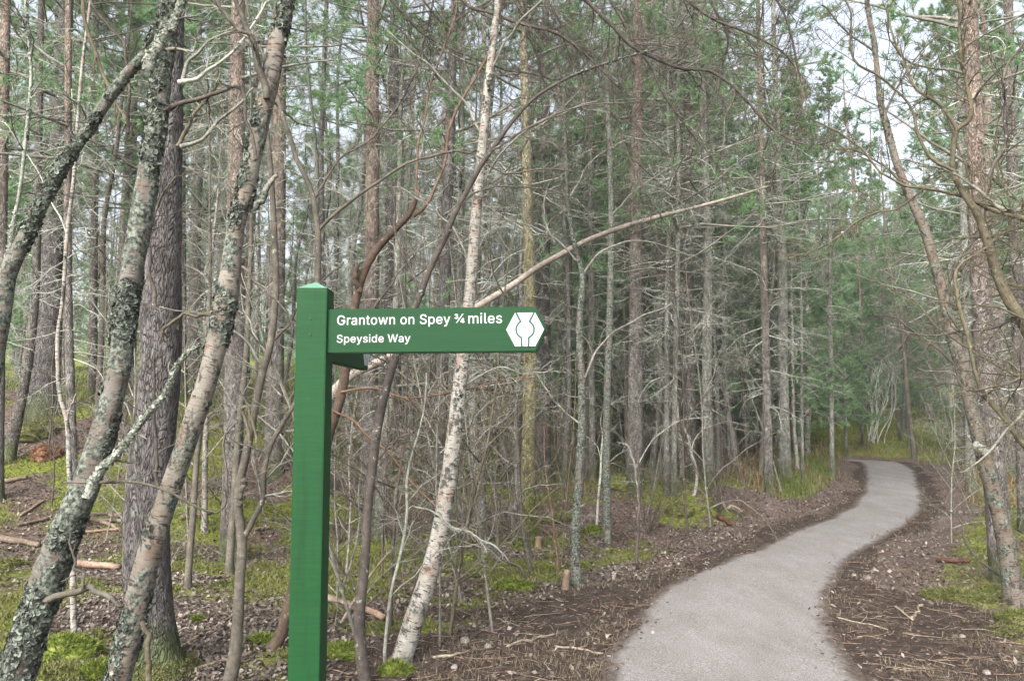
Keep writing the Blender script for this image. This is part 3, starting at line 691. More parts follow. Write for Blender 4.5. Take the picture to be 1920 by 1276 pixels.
# ================================================================ SIGNPOST
import bmesh
PD = 2.36
pt = at(588, 524, PD)
PXc, PYc = pt[0] - 0.004, PD + 0.046
PZ1 = pt[2]
post = thing('fingerpost', (PXc, PYc, float(H(PXc, PYc))), 'green painted wooden signpost with pyramid top and white lettered direction arm', 'signpost')
zb = float(H(PXc, PYc))
def bevel_box(name, x0, x1, y0, y1, z0, z1, mat, parent, bev=0.004, cap=0.0):
    bm = bmesh.new()
    b4 = [bm.verts.new(q) for q in ((x0, y0, z0), (x1, y0, z0), (x1, y1, z0), (x0, y1, z0))]
    t4 = [bm.verts.new(q) for q in ((x0, y0, z1), (x1, y0, z1), (x1, y1, z1), (x0, y1, z1))]
    bm.faces.new(b4[::-1])
    for i in range(4): bm.faces.new((b4[i], b4[(i + 1) % 4], t4[(i + 1) % 4], t4[i]))
    if cap:
        ap = bm.verts.new(((x0 + x1) / 2, (y0 + y1) / 2, z1 + cap))
        for i in range(4): bm.faces.new((t4[i], t4[(i + 1) % 4], ap))
    else: bm.faces.new(t4)
    ed = [e for e in bm.edges if abs(e.verts[0].co.z - e.verts[1].co.z) > 0.2 or (not cap)]
    bmesh.ops.bevel(bm, geom=ed, offset=bev, segments=2, affect='EDGES', profile=0.6)
    me = bpy.data.meshes.new(name); bm.to_mesh(me); bm.free(); me.materials.append(mat)
    return obj(name, me, parent)
hw = 0.0462
bevel_box('post', -hw, hw, -hw, hw, -0.3, PZ1 - zb - 0.026, M_green, post, 0.005)
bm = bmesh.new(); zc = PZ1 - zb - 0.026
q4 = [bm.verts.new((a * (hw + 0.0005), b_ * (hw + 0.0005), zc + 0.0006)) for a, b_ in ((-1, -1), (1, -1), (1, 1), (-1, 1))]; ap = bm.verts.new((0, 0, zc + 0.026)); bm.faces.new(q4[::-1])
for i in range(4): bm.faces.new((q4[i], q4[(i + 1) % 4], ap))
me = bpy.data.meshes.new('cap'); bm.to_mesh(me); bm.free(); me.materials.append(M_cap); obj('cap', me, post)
for zz, rr in ((0.118, 0.0042), (0.165, 0.0045)):
    bm = bmesh.new(); bmesh.ops.create_cone(bm, cap_ends=True, segments=16, radius1=rr, radius2=rr * 0.7, depth=0.003)
    me = bpy.data.meshes.new('screw'); bm.to_mesh(me); bm.free(); me.materials.append(M_screw)
    o = obj('screw', me, post, (-0.003, -hw - 0.0005, PZ1 - zb - zz)); o.rotation_euler.x = PI / 2

GLYPHS = {
 'Grantown on Spey': "269,-7 205,1 149,25 104,64 69,116 47,179 40,254 47,329 69,393 103,445 149,484 203,508 265,516 340,504 374,489 403,469 429,445 449,416 465,384 474,349 408,349 387,393 356,427 337,439 315,448 265,456 222,450 183,432 150,404 125,364 109,314 103,254 109,194 125,145 151,105 184,76 224,59 269,53 309,57 345,71 374,93 396,123 410,160 415,202 434,199 283,199 283,256 478,256 478,200 471,141 451,91 419,50 377,19 326,0|593,0 593,379 652,379 652,321 670,347 693,367 721,380 753,385 770,384 784,384 784,322 770,324 747,326 722,323 699,315 681,301 666,284 657,262 654,237 654,0|979,-9 945,-5 914,5 887,22 867,45 854,73 850,108 853,138 863,161 878,179 897,193 945,211 998,220 1053,227 1072,230 1085,235 1092,243 1095,255 1093,279 1086,297 1075,311 1059,322 1039,329 1015,331 990,329 969,322 951,313 937,301 927,288 919,274 860,291 876,322 898,346 924,364 952,375 1013,384 1058,379 1082,372 1105,360 1125,343 1142,320 1152,290 1156,251 1156,0 1096,0 1096,52 1071,25 1055,12 1035,1 1009,-6|990,45 1021,49 1047,59 1068,74 1083,93 1092,115 1095,138 1095,190 1089,186 1079,182 1051,176 1020,171 995,168 954,159 936,150 923,139 914,124 911,105 914,87 921,72 933,61 949,52 968,47|1342,227 1342,0 1281,0 1281,379 1340,379 1341,287 1331,287 1352,332 1381,362 1416,379 1456,384 1492,380 1524,369 1550,349 1569,321 1582,285 1586,240 1586,0 1525,0 1525,235 1519,275 1502,304 1474,323 1439,329 1413,326 1389,317 1370,303 1355,283 1346,257|1862,379 1862,327 1665,327 1665,379|1723,471 1784,471 1784,98 1787,76 1794,61 1808,53 1829,50 1844,51 1860,54 1871,2 1850,-3 1827,-4 1783,2 1750,21 1730,52 1723,93|2113,-8 2065,-2 2022,16 1988,46 1962,85 1945,133 1940,187 1945,243 1962,291 1988,330 2022,360 2065,378 2113,384 2162,378 2204,360 2239,330 2265,291 2281,243 2287,187 2281,133 2265,85 2239,46 2204,16 2162,-2|2113,46 2148,51 2176,66 2198,89 2213,117 2222,151 2225,187 2222,224 2213,258 2198,287 2176,310 2148,325 2113,330 2079,325 2051,310 2029,287 2014,258 2005,224 2002,187 2005,151 2014,117 2029,89 2051,66 2079,51|2478,0 2363,379 2428,379 2474,214 2495,137 2516,41 2506,41 2526,135 2547,214 2593,379 2657,379 2702,214 2722,136 2743,41 2732,41 2754,135 2774,214 2821,379 2885,379 2770,0 2709,0 2660,172 2645,225 2631,280 2617,338 2631,338 2618,280 2603,225 2589,172 2540,0|3042,227 3042,0 2981,0 2981,379 3040,379 3040,287 3030,287 3052,332 3080,362 3115,379 3155,384 3192,380 3223,369 3249,349 3269,321 3281,285 3285,240 3285,0 3224,0 3224,235 3218,275 3201,304 3174,323 3138,329 3112,326 3089,317 3069,303 3054,283 3045,257|3773,-8 3724,-2 3682,16 3648,46 3621,85 3605,133 3600,187 3605,243 3621,291 3648,330 3682,360 3724,378 3773,384 3822,378 3864,360 3899,330 3925,291 3941,243 3946,187 3941,133 3925,85 3899,46 3864,16 3822,-2|3773,46 3808,51 3836,66 3857,89 3873,117 3882,151 3885,187 3882,224 3873,258 3857,287 3836,310 3808,325 3773,330 3738,325 3711,310 3689,287 3674,258 3665,224 3662,187 3665,151 3674,117 3689,89 3711,66 3738,51|4114,227 4114,0 4053,0 4053,379 4112,379 4113,287 4103,287 4124,332 4153,362 4188,379 4228,384 4264,380 4296,369 4322,349 4341,321 4354,285 4358,240 4358,0 4297,0 4297,235 4291,275 4274,304 4246,323 4211,329 4185,326 4161,317 4142,303 4127,283 4117,257|4862,-9 4810,-4 4766,9 4729,31 4702,60 4684,96 4676,137 4743,137 4748,110 4762,88 4781,71 4805,59 4832,52 4862,49 4895,52 4924,60 4949,74 4968,92 4980,114 4984,139 4980,161 4970,179 4954,193 4934,205 4883,222 4822,239 4766,260 4724,289 4699,326 4690,372 4696,413 4713,448 4740,476 4776,498 4818,511 4865,516 4913,511 4954,498 4989,476 5015,449 5032,415 5039,378 4975,378 4965,412 4940,437 4905,453 4863,459 4832,456 4805,448 4783,435 4767,418 4757,398 4753,376 4757,352 4769,334 4787,319 4807,308 4850,293 4902,279 4950,264 4997,238 5017,220 5033,198 5043,171 5046,139 5041,99 5025,64 4998,34 4961,11 4916,-4|5157,-143 5157,379 5217,379 5217,319 5242,346 5257,360 5276,373 5301,381 5334,384 5378,378 5418,361 5450,332 5474,293 5490,245 5495,189 5490,133 5475,84 5450,45 5418,16 5379,-2 5334,-8 5302,-5 5277,4 5258,17 5243,31 5223,59 5218,-143|5325,47 5357,51 5384,66 5405,88 5420,117 5430,151 5433,189 5430,227 5421,261 5406,290 5384,311 5358,325 5325,330 5293,325 5266,312 5245,291 5230,263 5220,229 5217,189 5220,150 5230,115 5245,86 5266,65 5293,51|5761,-8 5710,-2 5666,16 5631,46 5605,85 5589,132 5583,187 5588,242 5604,290 5630,329 5664,359 5706,378 5754,384 5815,374 5843,361 5868,341 5890,315 5906,282 5917,242 5920,194 5920,169 5624,169 5624,221 5887,221 5859,202 5856,237 5847,269 5832,294 5812,314 5786,326 5754,330 5722,326 5695,313 5674,294 5658,270 5648,241 5645,211 5645,178 5649,139 5659,106 5677,80 5700,61 5728,50 5761,46 5783,48 5803,53 5820,61 5834,73 5846,88 5855,105 5914,91 5902,63 5884,39 5860,19 5832,4 5798,-5|6020,-139 6034,-86 6044,-87 6061,-90 6077,-89 6091,-84 6103,-74 6114,-58 6123,-36 6135,-1 5990,379 6057,379 6138,155 6160,87 6178,21 6157,21 6175,87 6197,155 6278,379 6344,379 6177,-58 6149,-107 6132,-124 6112,-136 6090,-143 6064,-145 6037,-143",
 '\u00be': "136,228 108,231 84,237 64,247 48,261 38,278 33,297 88,297 93,288 104,281 119,276 136,274 154,277 170,284 180,296 183,310 180,327 171,340 154,349 132,352 103,352 103,394 132,394 149,397 163,405 172,417 175,433 173,447 165,458 153,465 138,467 122,466 107,460 96,452 91,440 39,440 43,460 54,477 70,492 90,503 113,510 139,512 165,509 187,501 205,489 218,473 225,455 228,437 225,415 215,397 201,383 181,376 207,366 225,352 236,332 239,308 232,276 210,251 177,234|116,0 466,509 524,509 174,0|367,45 367,88 479,277 515,277 515,213 493,213 422,94 582,90 582,45|495,0 495,58 496,78 496,277 547,277 547,0",
 'miles': "53,0 53,379 112,379 112,295 118,323 132,346 151,363 172,376 195,384 219,386 257,380 287,361 309,331 321,295 322,321 337,343 357,361 381,375 407,383 437,386 468,383 497,372 522,354 541,328 553,296 557,255 557,0 496,0 496,254 490,289 473,313 447,326 419,330 395,328 374,320 358,307 345,290 338,270 335,247 335,0 274,0 274,260 269,288 253,311 229,326 199,330 178,328 158,320 140,307 126,289 117,266 114,238 114,0|682,0 682,379 743,379 743,0|713,443 697,446 684,455 674,468 671,483 674,499 684,512 697,521 713,524 730,521 744,512 753,499 756,483 753,468 744,455 730,446|956,-2 917,3 890,20 874,47 869,84 869,509 930,509 930,99 932,77 937,62 946,54 962,52 977,53 986,54 997,3 978,-1|1238,-8 1186,-2 1142,16 1107,46 1081,85 1065,132 1060,187 1065,242 1081,290 1106,329 1141,359 1182,378 1231,384 1291,374 1319,361 1345,341 1366,315 1383,282 1393,242 1397,194 1397,169 1100,169 1100,221 1364,221 1335,202 1332,237 1323,269 1308,294 1288,314 1262,326 1231,330 1199,326 1172,313 1150,294 1134,270 1125,241 1121,211 1121,178 1125,139 1136,106 1153,80 1177,61 1205,50 1238,46 1260,48 1279,53 1296,61 1311,73 1323,88 1331,105 1390,91 1379,63 1361,39 1337,19 1308,4 1275,-5|1631,-8 1594,-5 1562,3 1534,18 1511,38 1495,63 1485,94 1543,107 1555,79 1574,60 1599,49 1631,45 1666,50 1694,62 1712,81 1717,103 1714,121 1703,136 1686,147 1661,155 1599,170 1554,186 1522,208 1503,237 1496,274 1501,305 1514,332 1536,354 1564,370 1598,381 1637,384 1673,381 1703,372 1728,358 1748,339 1763,316 1773,290 1717,277 1708,298 1692,316 1669,328 1637,333 1606,329 1580,317 1564,299 1558,277 1562,258 1573,243 1593,232 1621,223 1679,209 1724,194 1756,171 1774,142 1781,107 1776,75 1762,47 1739,24 1709,6 1673,-5",
 'Speyside Way': "224,-9 172,-4 128,9 91,31 64,60 46,96 38,137 104,137 110,110 123,88 142,71 166,59 194,52 224,49 257,52 286,60 311,74 329,92 341,114 346,139 342,161 332,179 316,193 296,205 245,222 184,239 128,260 86,289 60,326 52,372 58,413 75,448 102,476 138,498 180,511 227,516 275,511 316,498 351,476 377,449 394,415 401,378 337,378 326,412 302,437 267,453 225,459 194,456 167,448 145,435 129,418 118,398 115,376 119,352 131,334 148,319 169,308 212,293 264,279 312,264 359,238 379,220 395,198 405,171 408,139 403,99 386,64 360,34 323,11 278,-4|519,-143 519,379 579,379 579,319 604,346 618,360 638,373 663,381 696,384 740,378 779,361 812,332 836,293 852,245 857,189 852,133 836,84 812,45 780,16 741,-2 696,-8 664,-5 639,4 619,17 604,31 585,59 580,-143|687,47 719,51 746,66 767,88 782,117 792,151 795,189 792,227 783,261 767,290 746,311 719,325 687,330 654,325 628,312 607,291 592,263 582,229 579,189 582,150 592,115 607,86 628,65 655,51|1123,-8 1072,-2 1028,16 993,46 967,85 950,132 945,187 950,242 966,290 992,329 1026,359 1068,378 1116,384 1177,374 1205,361 1230,341 1252,315 1268,282 1279,242 1282,194 1282,169 986,169 986,221 1249,221 1221,202 1218,237 1209,269 1194,294 1173,314 1148,326 1116,330 1084,326 1057,313 1036,294 1020,270 1010,241 1007,211 1007,178 1011,139 1021,106 1039,80 1062,61 1090,50 1123,46 1145,48 1165,53 1182,61 1196,73 1208,88 1217,105 1276,91 1264,63 1246,39 1222,19 1193,4 1160,-5|1382,-139 1396,-86 1406,-87 1423,-90 1439,-89 1453,-84 1465,-74 1476,-58 1485,-36 1497,-1 1352,379 1419,379 1500,155 1522,87 1540,21 1519,21 1537,87 1559,155 1640,379 1706,379 1539,-58 1511,-107 1494,-124 1474,-136 1452,-143 1426,-145 1399,-143|1926,-8 1889,-5 1856,3 1828,18 1806,38 1789,63 1780,94 1838,107 1849,79 1868,60 1894,49 1925,45 1961,50 1989,62 2006,81 2012,103 2009,121 1998,136 1981,147 1956,155 1893,170 1848,186 1816,208 1797,237 1791,274 1795,305 1809,332 1831,354 1859,370 1893,381 1931,384 1967,381 1998,372 2023,358 2043,339 2058,316 2068,290 2012,277 2002,298 1987,316 1964,328 1931,333 1900,329 1875,317 1858,299 1853,277 1856,258 1868,243 1888,232 1916,223 1973,209 2019,194 2050,171 2069,142 2075,107 2071,75 2056,47 2034,24 2004,6 1968,-5|2182,0 2182,379 2243,379 2243,0|2213,443 2196,446 2183,455 2173,468 2170,483 2173,499 2183,512 2196,521 2213,524 2229,521 2243,512 2252,499 2255,483 2252,468 2243,455 2229,446|2511,-8 2466,-2 2427,16 2395,45 2370,84 2355,133 2350,189 2355,245 2370,293 2395,332 2427,361 2467,378 2511,384 2543,381 2569,373 2588,360 2603,346 2622,319 2626,509 2687,509 2687,0 2628,0 2628,59 2603,31 2588,17 2568,4 2543,-5|2520,47 2552,51 2579,65 2600,86 2615,115 2624,150 2627,189 2624,229 2615,263 2600,291 2579,312 2552,325 2520,330 2487,325 2460,311 2439,290 2424,261 2415,227 2412,189 2415,151 2424,117 2439,88 2461,66 2488,51|2972,-8 2921,-2 2877,16 2842,46 2816,85 2800,132 2794,187 2799,242 2815,290 2841,329 2875,359 2917,378 2965,384 3026,374 3054,361 3079,341 3101,315 3117,282 3128,242 3131,194 3131,169 2835,169 2835,221 3098,221 3070,202 3067,237 3058,269 3043,294 3023,314 2997,326 2965,330 2933,326 2906,313 2885,294 2869,270 2859,241 2856,211 2856,178 2860,139 2870,106 2888,80 2911,61 2939,50 2972,46 2994,48 3014,53 3031,61 3045,73 3057,88 3066,105 3125,91 3113,63 3095,39 3071,19 3043,4 3009,-5|3547,0 3408,509 3474,509 3555,196 3567,145 3578,94 3589,40 3591,94 3603,145 3616,196 3698,509 3771,509 3853,196 3866,145 3878,94 3889,40 3890,94 3902,145 3914,196 3995,509 4061,509 3922,0 3847,0 3759,323 3743,391 3728,475 3741,475 3727,395 3710,323 3622,0|4258,-9 4223,-5 4192,5 4166,22 4146,45 4133,73 4128,108 4132,138 4141,161 4156,179 4175,193 4223,211 4276,220 4332,227 4350,230 4363,235 4371,243 4373,255 4371,279 4365,297 4353,311 4338,322 4318,329 4294,331 4268,329 4247,322 4229,313 4216,301 4205,288 4198,274 4139,291 4155,322 4176,346 4202,364 4231,375 4292,384 4337,379 4361,372 4384,360 4404,343 4420,320 4431,290 4435,251 4435,0 4374,0 4374,52 4350,25 4334,12 4313,1 4288,-6|4268,45 4300,49 4326,59 4346,74 4361,93 4370,115 4373,138 4373,190 4357,182 4329,176 4298,171 4273,168 4232,159 4215,150 4201,139 4193,124 4190,105 4192,87 4200,72 4212,61 4228,52 4247,47|4555,-139 4569,-86 4578,-87 4595,-90 4611,-89 4625,-84 4637,-74 4648,-58 4658,-36 4670,-1 4525,379 4591,379 4672,155 4694,87 4713,21 4691,21 4710,87 4731,155 4812,379 4879,379 4711,-58 4684,-107 4666,-124 4646,-136 4624,-143 4599,-145 4572,-143",
}
def sign_arm(rz, z0, label, lettered, yoff, x0):
    """arm in its own frame: x along the arm, z up, front face at -y"""
    arm = bpy.data.objects.new('direction_arm', None)
    me = bpy.data.meshes.new('direction_arm'); bm = bmesh.new()
    Ln, hh, th = 0.704, 0.1335, 0.034
    out = [(x0, 0), (Ln - 0.030, 0), (Ln, hh / 2), (Ln - 0.030, hh), (x0, hh)]
    f = bm.faces.new([bm.verts.new((a, -th / 2, c)) for a, c in out])
    r = bmesh.ops.extrude_face_region(bm, geom=[f]); bmesh.ops.translate(bm, verts=[v for v in r['geom'] if isinstance(v, bmesh.types.BMVert)], vec=(0, th, 0))
    bmesh.ops.recalc_face_normals(bm, faces=bm.faces)
    bmesh.ops.bevel(bm, geom=[e for e in bm.edges], offset=0.0035, segments=2, affect='EDGES')
    bm.to_mesh(me); bm.free(); me.materials.append(M_arm)
    arm = obj('direction_arm', me, post, (0, yoff, z0)); arm.rotation_euler.z = rz
    if label: arm['label'] = label
    yf = -th / 2
    # hexagon emblem: plate, then its dark outlines as thin grooves
    cx, cz = Ln - 0.062, hh / 2 - 0.001
    pw, ph, ps = 0.0555, 0.0490, 0.0295
    hexo = [(-pw, 0), (-ps, ph), (ps, ph), (pw, 0), (ps, -ph), (-ps, -ph)]
    bm = bmesh.new(); f = bm.faces.new([bm.verts.new((cx + a, yf - 0.0018, cz + c)) for a, c in hexo])
    r = bmesh.ops.extrude_face_region(bm, geom=[f]); bmesh.ops.translate(bm, verts=[v for v in r['geom'] if isinstance(v, bmesh.types.BMVert)], vec=(0, 0.003, 0))
    bmesh.ops.recalc_face_normals(bm, faces=bm.faces)
    me = bpy.data.meshes.new('emblem'); bm.to_mesh(me); bm.free(); me.materials.append(M_white)
    em = obj('emblem', me, arm)
    bm = bmesh.new()
    for sx in (-1, 1):
        ln = [(sx * 0.0262, ph * 1.0), (sx * 0.0128, 0.0225)]
        a0, a1 = math.atan2(0.0225, 0.0128), -math.atan2(0.0235, 0.0105)
        rad = 0.0262
        for j in range(13):
            a = a0 + (a1 - a0) * j / 12; ln.append((sx * rad * math.cos(a), rad * math.sin(a)))
        ln += [(sx * 0.0108, -0.0235), (sx * 0.0100, -ph * 1.0)]
        for i, (p, q) in enumerate(zip(ln[:-1], ln[1:])):
            pass
        prev = None
        for i, p in enumerate(ln):
            a = ln[max(i - 1, 0)]; c_ = ln[min(i + 1, len(ln) - 1)]; t = np.array(c_) - np.array(a); t = t / (np.linalg.norm(t) + 1e-9); nn = np.array([-t[1], t[0]]) * 0.0027
            cur = [bm.verts.new((cx + p[0] + s_ * nn[0], yf - 0.0022, cz + p[1] + s_ * nn[1])) for s_ in (-1, 1)]
            if prev: bm.faces.new((prev[0], prev[1], cur[1], cur[0]))
            prev = cur
    me = bpy.data.meshes.new('emblem_outline'); bm.to_mesh(me); bm.free(); me.materials.append(M_groove)
    obj('emblem_outline', me, em)
    def text(s, x, z, width, hk=1.0, off=0.007):
        """letter outlines cut from flat shapes, fitted to the measured width"""
        cu = bpy.data.curves.new('lettering', 'CURVE'); cu.dimensions = '2D'; cu.fill_mode = 'BOTH'
        loops = [[tuple(map(float, q.split(','))) for q in r.split(' ')] for r in GLYPHS[s].split('|')]
        xs = [q[0] for r in loops for q in r]; x_0 = min(xs); k = width / (max(xs) - x_0)
        for r in loops:
            sp = cu.splines.new('POLY'); sp.points.add(len(r) - 1); sp.use_cyclic_u = True
            for q, p in zip(sp.points, r): q.co = ((p[0] - x_0) * k, p[1] * k * hk, 0, 1)
        cu.offset = off * k * 1000; cu.extrude = 0.0005
        t = bpy.data.objects.new('lettering_curve', cu); C.objects.link(t); bpy.context.view_layer.update()
        me = bpy.data.meshes.new_from_object(t.evaluated_get(bpy.context.evaluated_depsgraph_get()))
        C.objects.unlink(t); bpy.data.objects.remove(t)
        me.materials.clear(); me.materials.append(M_white)
        o = obj('lettering', me, arm, (x, yf - 0.0007, z)); o.rotation_euler.x = PI / 2
    if lettered:
        text('Grantown on Spey', 0.0780, 0.0855, 0.3420, 1.02)
        text('\u00be', 0.4330, 0.0875, 0.0300, 0.95, 0.004)
        text('miles', 0.4750, 0.0855, 0.0990, 1.02)
        text('Speyside Way', 0.0780, 0.0325, 0.2230, 0.98)
    return arm
AZ = PZ1 - zb
sign_arm(R_(-6), at(600, 662, PD)[2] - zb, None, True, -0.012, 0.020)
sign_arm(R_(88), 1.756 - zb, 'lower arm pointing away behind the post', False, 0.0, 0.03)

# ================================================================ MEASURED TREES
def d_at(px, py): return float(ground_px(px, py)[1])
def tree_root(name, P0, label, cat, group=None):
    loc = (float(P0[0]), float(P0[1]), float(H(P0[0], P0[1])))
    return thing(name, loc, label, cat, group), np.array(loc)
def trunk_mesh(P, Rr, mat, parent, loc, sides=14, jit=0.25, seed=1, name='trunk'):
    mb = MB(); mb.tubes(P[None], Rr[None], sides, 0, jit, seed); return mb.build(name, mat, parent, loc)
def crown_child(me, parent, loc, P, rz=None, s=1.0, sz=None, name='crown'):
    c = obj(name, me, parent, tuple(np.asarray(P) - loc)); c.rotation_euler.z = rng.random() * 6.28 if rz is None else rz
    c.scale = (s, s, sz or s); return c

# --- birch A, far left, shaggy with lichen
dA = 3.1
P, Rr = stem([(20, 1276, 112), (60, 1150, 104), (105, 1010, 98), (150, 900, 84), (180, 800, 74), (205, 690, 66), (218, 570, 62), (238, 440, 60), (255, 330, 56), (268, 230, 52), (280, 110, 48), (292, 0, 44)], dA, 150, True, 3.4); Rr = Rr * np.interp(np.linspace(0, 1, 150), [0, 0.25, 0.4, 1], [0.5, 0.62, 0.74, 0.76])
P[:, 1] += np.linspace(0, 0.25, len(P))
A, lA = tree_root('birch_tree', P[0], 'leaning birch at far left, its whole trunk shaggy with grey green lichen', 'tree')
trunk_mesh(P, Rr, M_birchA, A, lA, 56, 0.32, 4)
lichen_part(P, Rr, A, lA, 40000, -0.07, (0.004, 0.013), seed=1, t=(0, 0.75))
branch(A, lA, [(165, 930, 28), (200, 872, 20), (235, 826, 17), (266, 786, 15), (291, 756, 13), (311, 721, 11), (326, 681, 9), (350, 662, 8), (381, 641, 5)], dA - 0.12, M_twigP, lichen=1500, tmat=M_twigG, m1=6, m2=3, lf=0.2, sides=12)
branch(A, lA, [(85, 1130, 16), (120, 1108, 17), (160, 1103, 16), (200, 1112, 14), (232, 1135, 12)], dA - 0.05, M_stemS, tmat=M_stemS, m1=4, m2=2, lf=0.25)
branch(A, lA, [(160, 1105, 9), (146, 1068, 7), (138, 1030, 6), (133, 1000, 4)], dA - 0.05, M_stemS, m1=3, m2=2)
branch(A, lA, [(280, 130, 40), (310, 70, 30), (335, 25, 22), (350, -20, 18)], dA + 0.1, M_limbL, lichen=900, m1=7, tmat=M_twigG)
branch(A, lA, [(120, 905, 5), (180, 908, 7), (250, 905, 8), (310, 922, 7), (360, 940, 6), (395, 962, 6), (415, 962, 5), (428, 930, 6), (427, 870, 6), (422, 820, 6), (440, 795, 5)], dA - 0.06, M_stemS, m1=7, m2=3, lf=0.15)
crown_child(BARES[0], A, lA, P[-14], s=0.7)

# --- birch B
dB = 3.3
P, Rr = stem([(222, 1276, 84), (245, 1180, 82), (270, 1080, 76), (295, 990, 72), (325, 900, 66), (360, 800, 62), (392, 700, 58), (412, 620, 54), (430, 530, 52), (440, 440, 48), (460, 360, 46), (478, 280, 44), (495, 200, 42), (512, 120, 42), (525, 50, 40), (537, 0, 36)], dB, 150, True, 3.2); Rr = Rr * np.interp(np.linspace(0, 1, 150), [0, 0.25, 0.4, 1], [0.58, 0.66, 0.72, 0.86])
Bt, lB = tree_root('birch_tree', P[0], 'leaning birch with peeling pinkish bark, left of the green signpost', 'tree')
Rr *= 1 + 0.16 * vnoise(np.arange(150) / 7.0, 3, 0, 8)
trunk_mesh(P, Rr, M_birchB, Bt, lB, 56, 0.22, 9)
lichen_part(P, Rr, Bt, lB, 24000, 0.06, (0.004, 0.013), seed=5, t=(0, 0.75))
branch(Bt, lB, [(395, 590, 12), (370, 588, 9), (340, 592, 8), (318, 610, 9), (300, 640, 5)], dB - 0.1, M_twigO, m1=4)
branch(Bt, lB, [(500, 185, 20), (475, 80, 16), (450, 30, 14), (440, -10, 12)], dB - .05, M_stemS, m1=7, tmat=M_twigG)
branch(Bt, lB, [(485, 80, 12), (445, 50, 10), (420, 25, 9), (405, -10, 8)], dB - .1, M_stemS, m1=6)
branch(Bt, lB, [(480, 300, 10), (465, 215, 9), (455, 165, 10), (420, 172, 10), (380, 182, 11), (340, 192, 13), (305, 208, 15)], dB - 0.1, M_twigD, m1=8, lf=0.25)
branch(Bt, lB, [(480, 390, 16), (505, 345, 14), (520, 330, 10)], dB - .1, M_birchB, lv=0)
branch(Bt, lB, [(455, 500, 8), (480, 530, 7), (520, 565, 6), (560, 610, 5)], dB, M_twigD, m1=5)
branch(Bt, lB, [(266, 1165, 12), (276, 1195, 14), (281, 1235, 14), (280, 1290, 15)], dB - 0.1, M_twigO, lv=0, name='root_shoot')
crown_child(BARES[1], Bt, lB, P[-14], s=0.7)

# --- leaning limb tree from the left edge
P, Rr = stem([(-120, 1180, 46), (-60, 900, 42), (-20, 720, 40), (0, 610, 38), (15, 516, 38), (40, 461, 34), (75, 391, 30), (105, 331, 29), (135, 286, 27), (170, 236, 25), (211, 175, 24), (241, 135, 22), (271, 100, 18), (300, 40, 15), (330, -20, 12)], 3.6, 130, True, 1.5); Rr = Rr * 0.85
T, lT = tree_root('birch_tree', P[0], 'slim birch leaning right from the left edge, crossing behind the shaggy birch', 'tree')
trunk_mesh(P, Rr, M_birchG, T, lT, 40, 0.3, 14)
lichen_part(P, Rr, T, lT, 12000, -0.1, (0.004, 0.012), seed=9, t=(0.2, 0.9))
branch(T, lT, [(15, 480, 14), (35, 375, 10), (50, 260, 9), (60, 150, 8), (55, 60, 8), (45, -20, 7)], 3.6, M_limbL, m1=12, tmat=M_twigD, lichen=700)
branch(T, lT, [(240, 250, 8), (238, 100, 7), (205, 50, 6), (170, 0, 6)], 3.7, M_twigD, m1=8)
branch(T, lT, [(150, -10, 10), (168, 70, 10), (205, 160, 10), (225, 200, 9), (250, 255, 7)], 3.9, M_twigO, m1=7)
crown_child(BARES[2], T, lT, P[-6], s=0.5)

# --- generic measured pines
def pine(label, pts, mat, foot=None, d=None, top=6.0, crown=None, dead=1, dead_s=0.8, sides=26, jit=0.16, flare=0.35, cat='tree', name='pine_tree', deadz=None, group=None, seed=1, csc=1.0):
    """pts from the foot up in pixels with widths; foot pixel fixes the distance unless d is given"""
    if d is None: d = d_at(pts[0][0], pts[0][1])
    P, Rr = stem(pts, d, 90, True, top, 0.35, 0.0, flare)
    r, l = tree_root(name, P[0], label, cat, group)
    trunk_mesh(P, Rr, mat, r, l, sides, jit, seed)
    for i in range(dead):
        k = int((0.12 + 0.5 * i / max(dead, 1) + 0.06 * rng.random()) * 89)
        base = P[k].copy()
        c = crown_child(DEADS[(seed + i) % 6], r, l, base, s=dead_s, sz=0.75, name='dead_bough_tier')
    zt = P[-1][2]
    if crown is not None:
        hgt = 7.5 if crown < 10 else 4.8
        me = (SPARSE[crown % 2] if d < 13 else CROWNS[crown % 5]) if crown < 10 else YOUNG[crown % 4]
        s = csc; k = int(np.argmin(np.abs(P[:, 2] - (zt - hgt * s * 0.93)))); k = max(k, 5)
        crown_child(me, r, l, P[k], s=s)
    return r, l, P, Rr, d

# big grey pine between the birches
r, l, P, Rr, dC = pine('stout grey pine trunk standing between the two lichened birches', [(292, 1262, 84), (280, 1150, 82), (275, 1000, 80), (285, 850, 78), (300, 700, 74), (303, 550, 70), (308, 400, 64), (314, 200, 56), (322, 0, 48)], M_pineG, dead=0, top=9, crown=0, jit=0.13, sides=44, seed=3)
def dead_branch(r, l, pts, d, mat=M_twigG, **k): return branch(r, l, pts, d, mat, **k)
dead_branch(r, l, [(340, 275, 14), (370, 265, 10), (410, 225, 8), (450, 195, 7), (475, 165, 5)], dC - .2, m1=8)
dead_branch(r, l, [(340, 160, 16), (355, 120, 9), (400, 75, 7), (480, 40, 5)], dC - .2, m1=8)
dead_branch(r, l, [(335, 155, 14), (400, 130, 9), (460, 70, 7), (505, 0, 6)], dC - .3, M_twigP, m1=8)
dead_branch(r, l, [(332, 275, 12), (350, 235, 9), (380, 195, 8), (400, 165, 7), (410, 120, 5)], dC - .2, M_twigO, m1=7)
dead_branch(r, l, [(292, 580, 12), (285, 520, 9), (283, 440, 8), (300, 370, 6), (330, 330, 4)], dC - .25, M_twigD, m1=7)
dead_branch(r, l, [(300, 925, 10), (292, 850, 8), (290, 760, 7), (290, 660, 5)], dC - .3, M_twigD, m1=6)
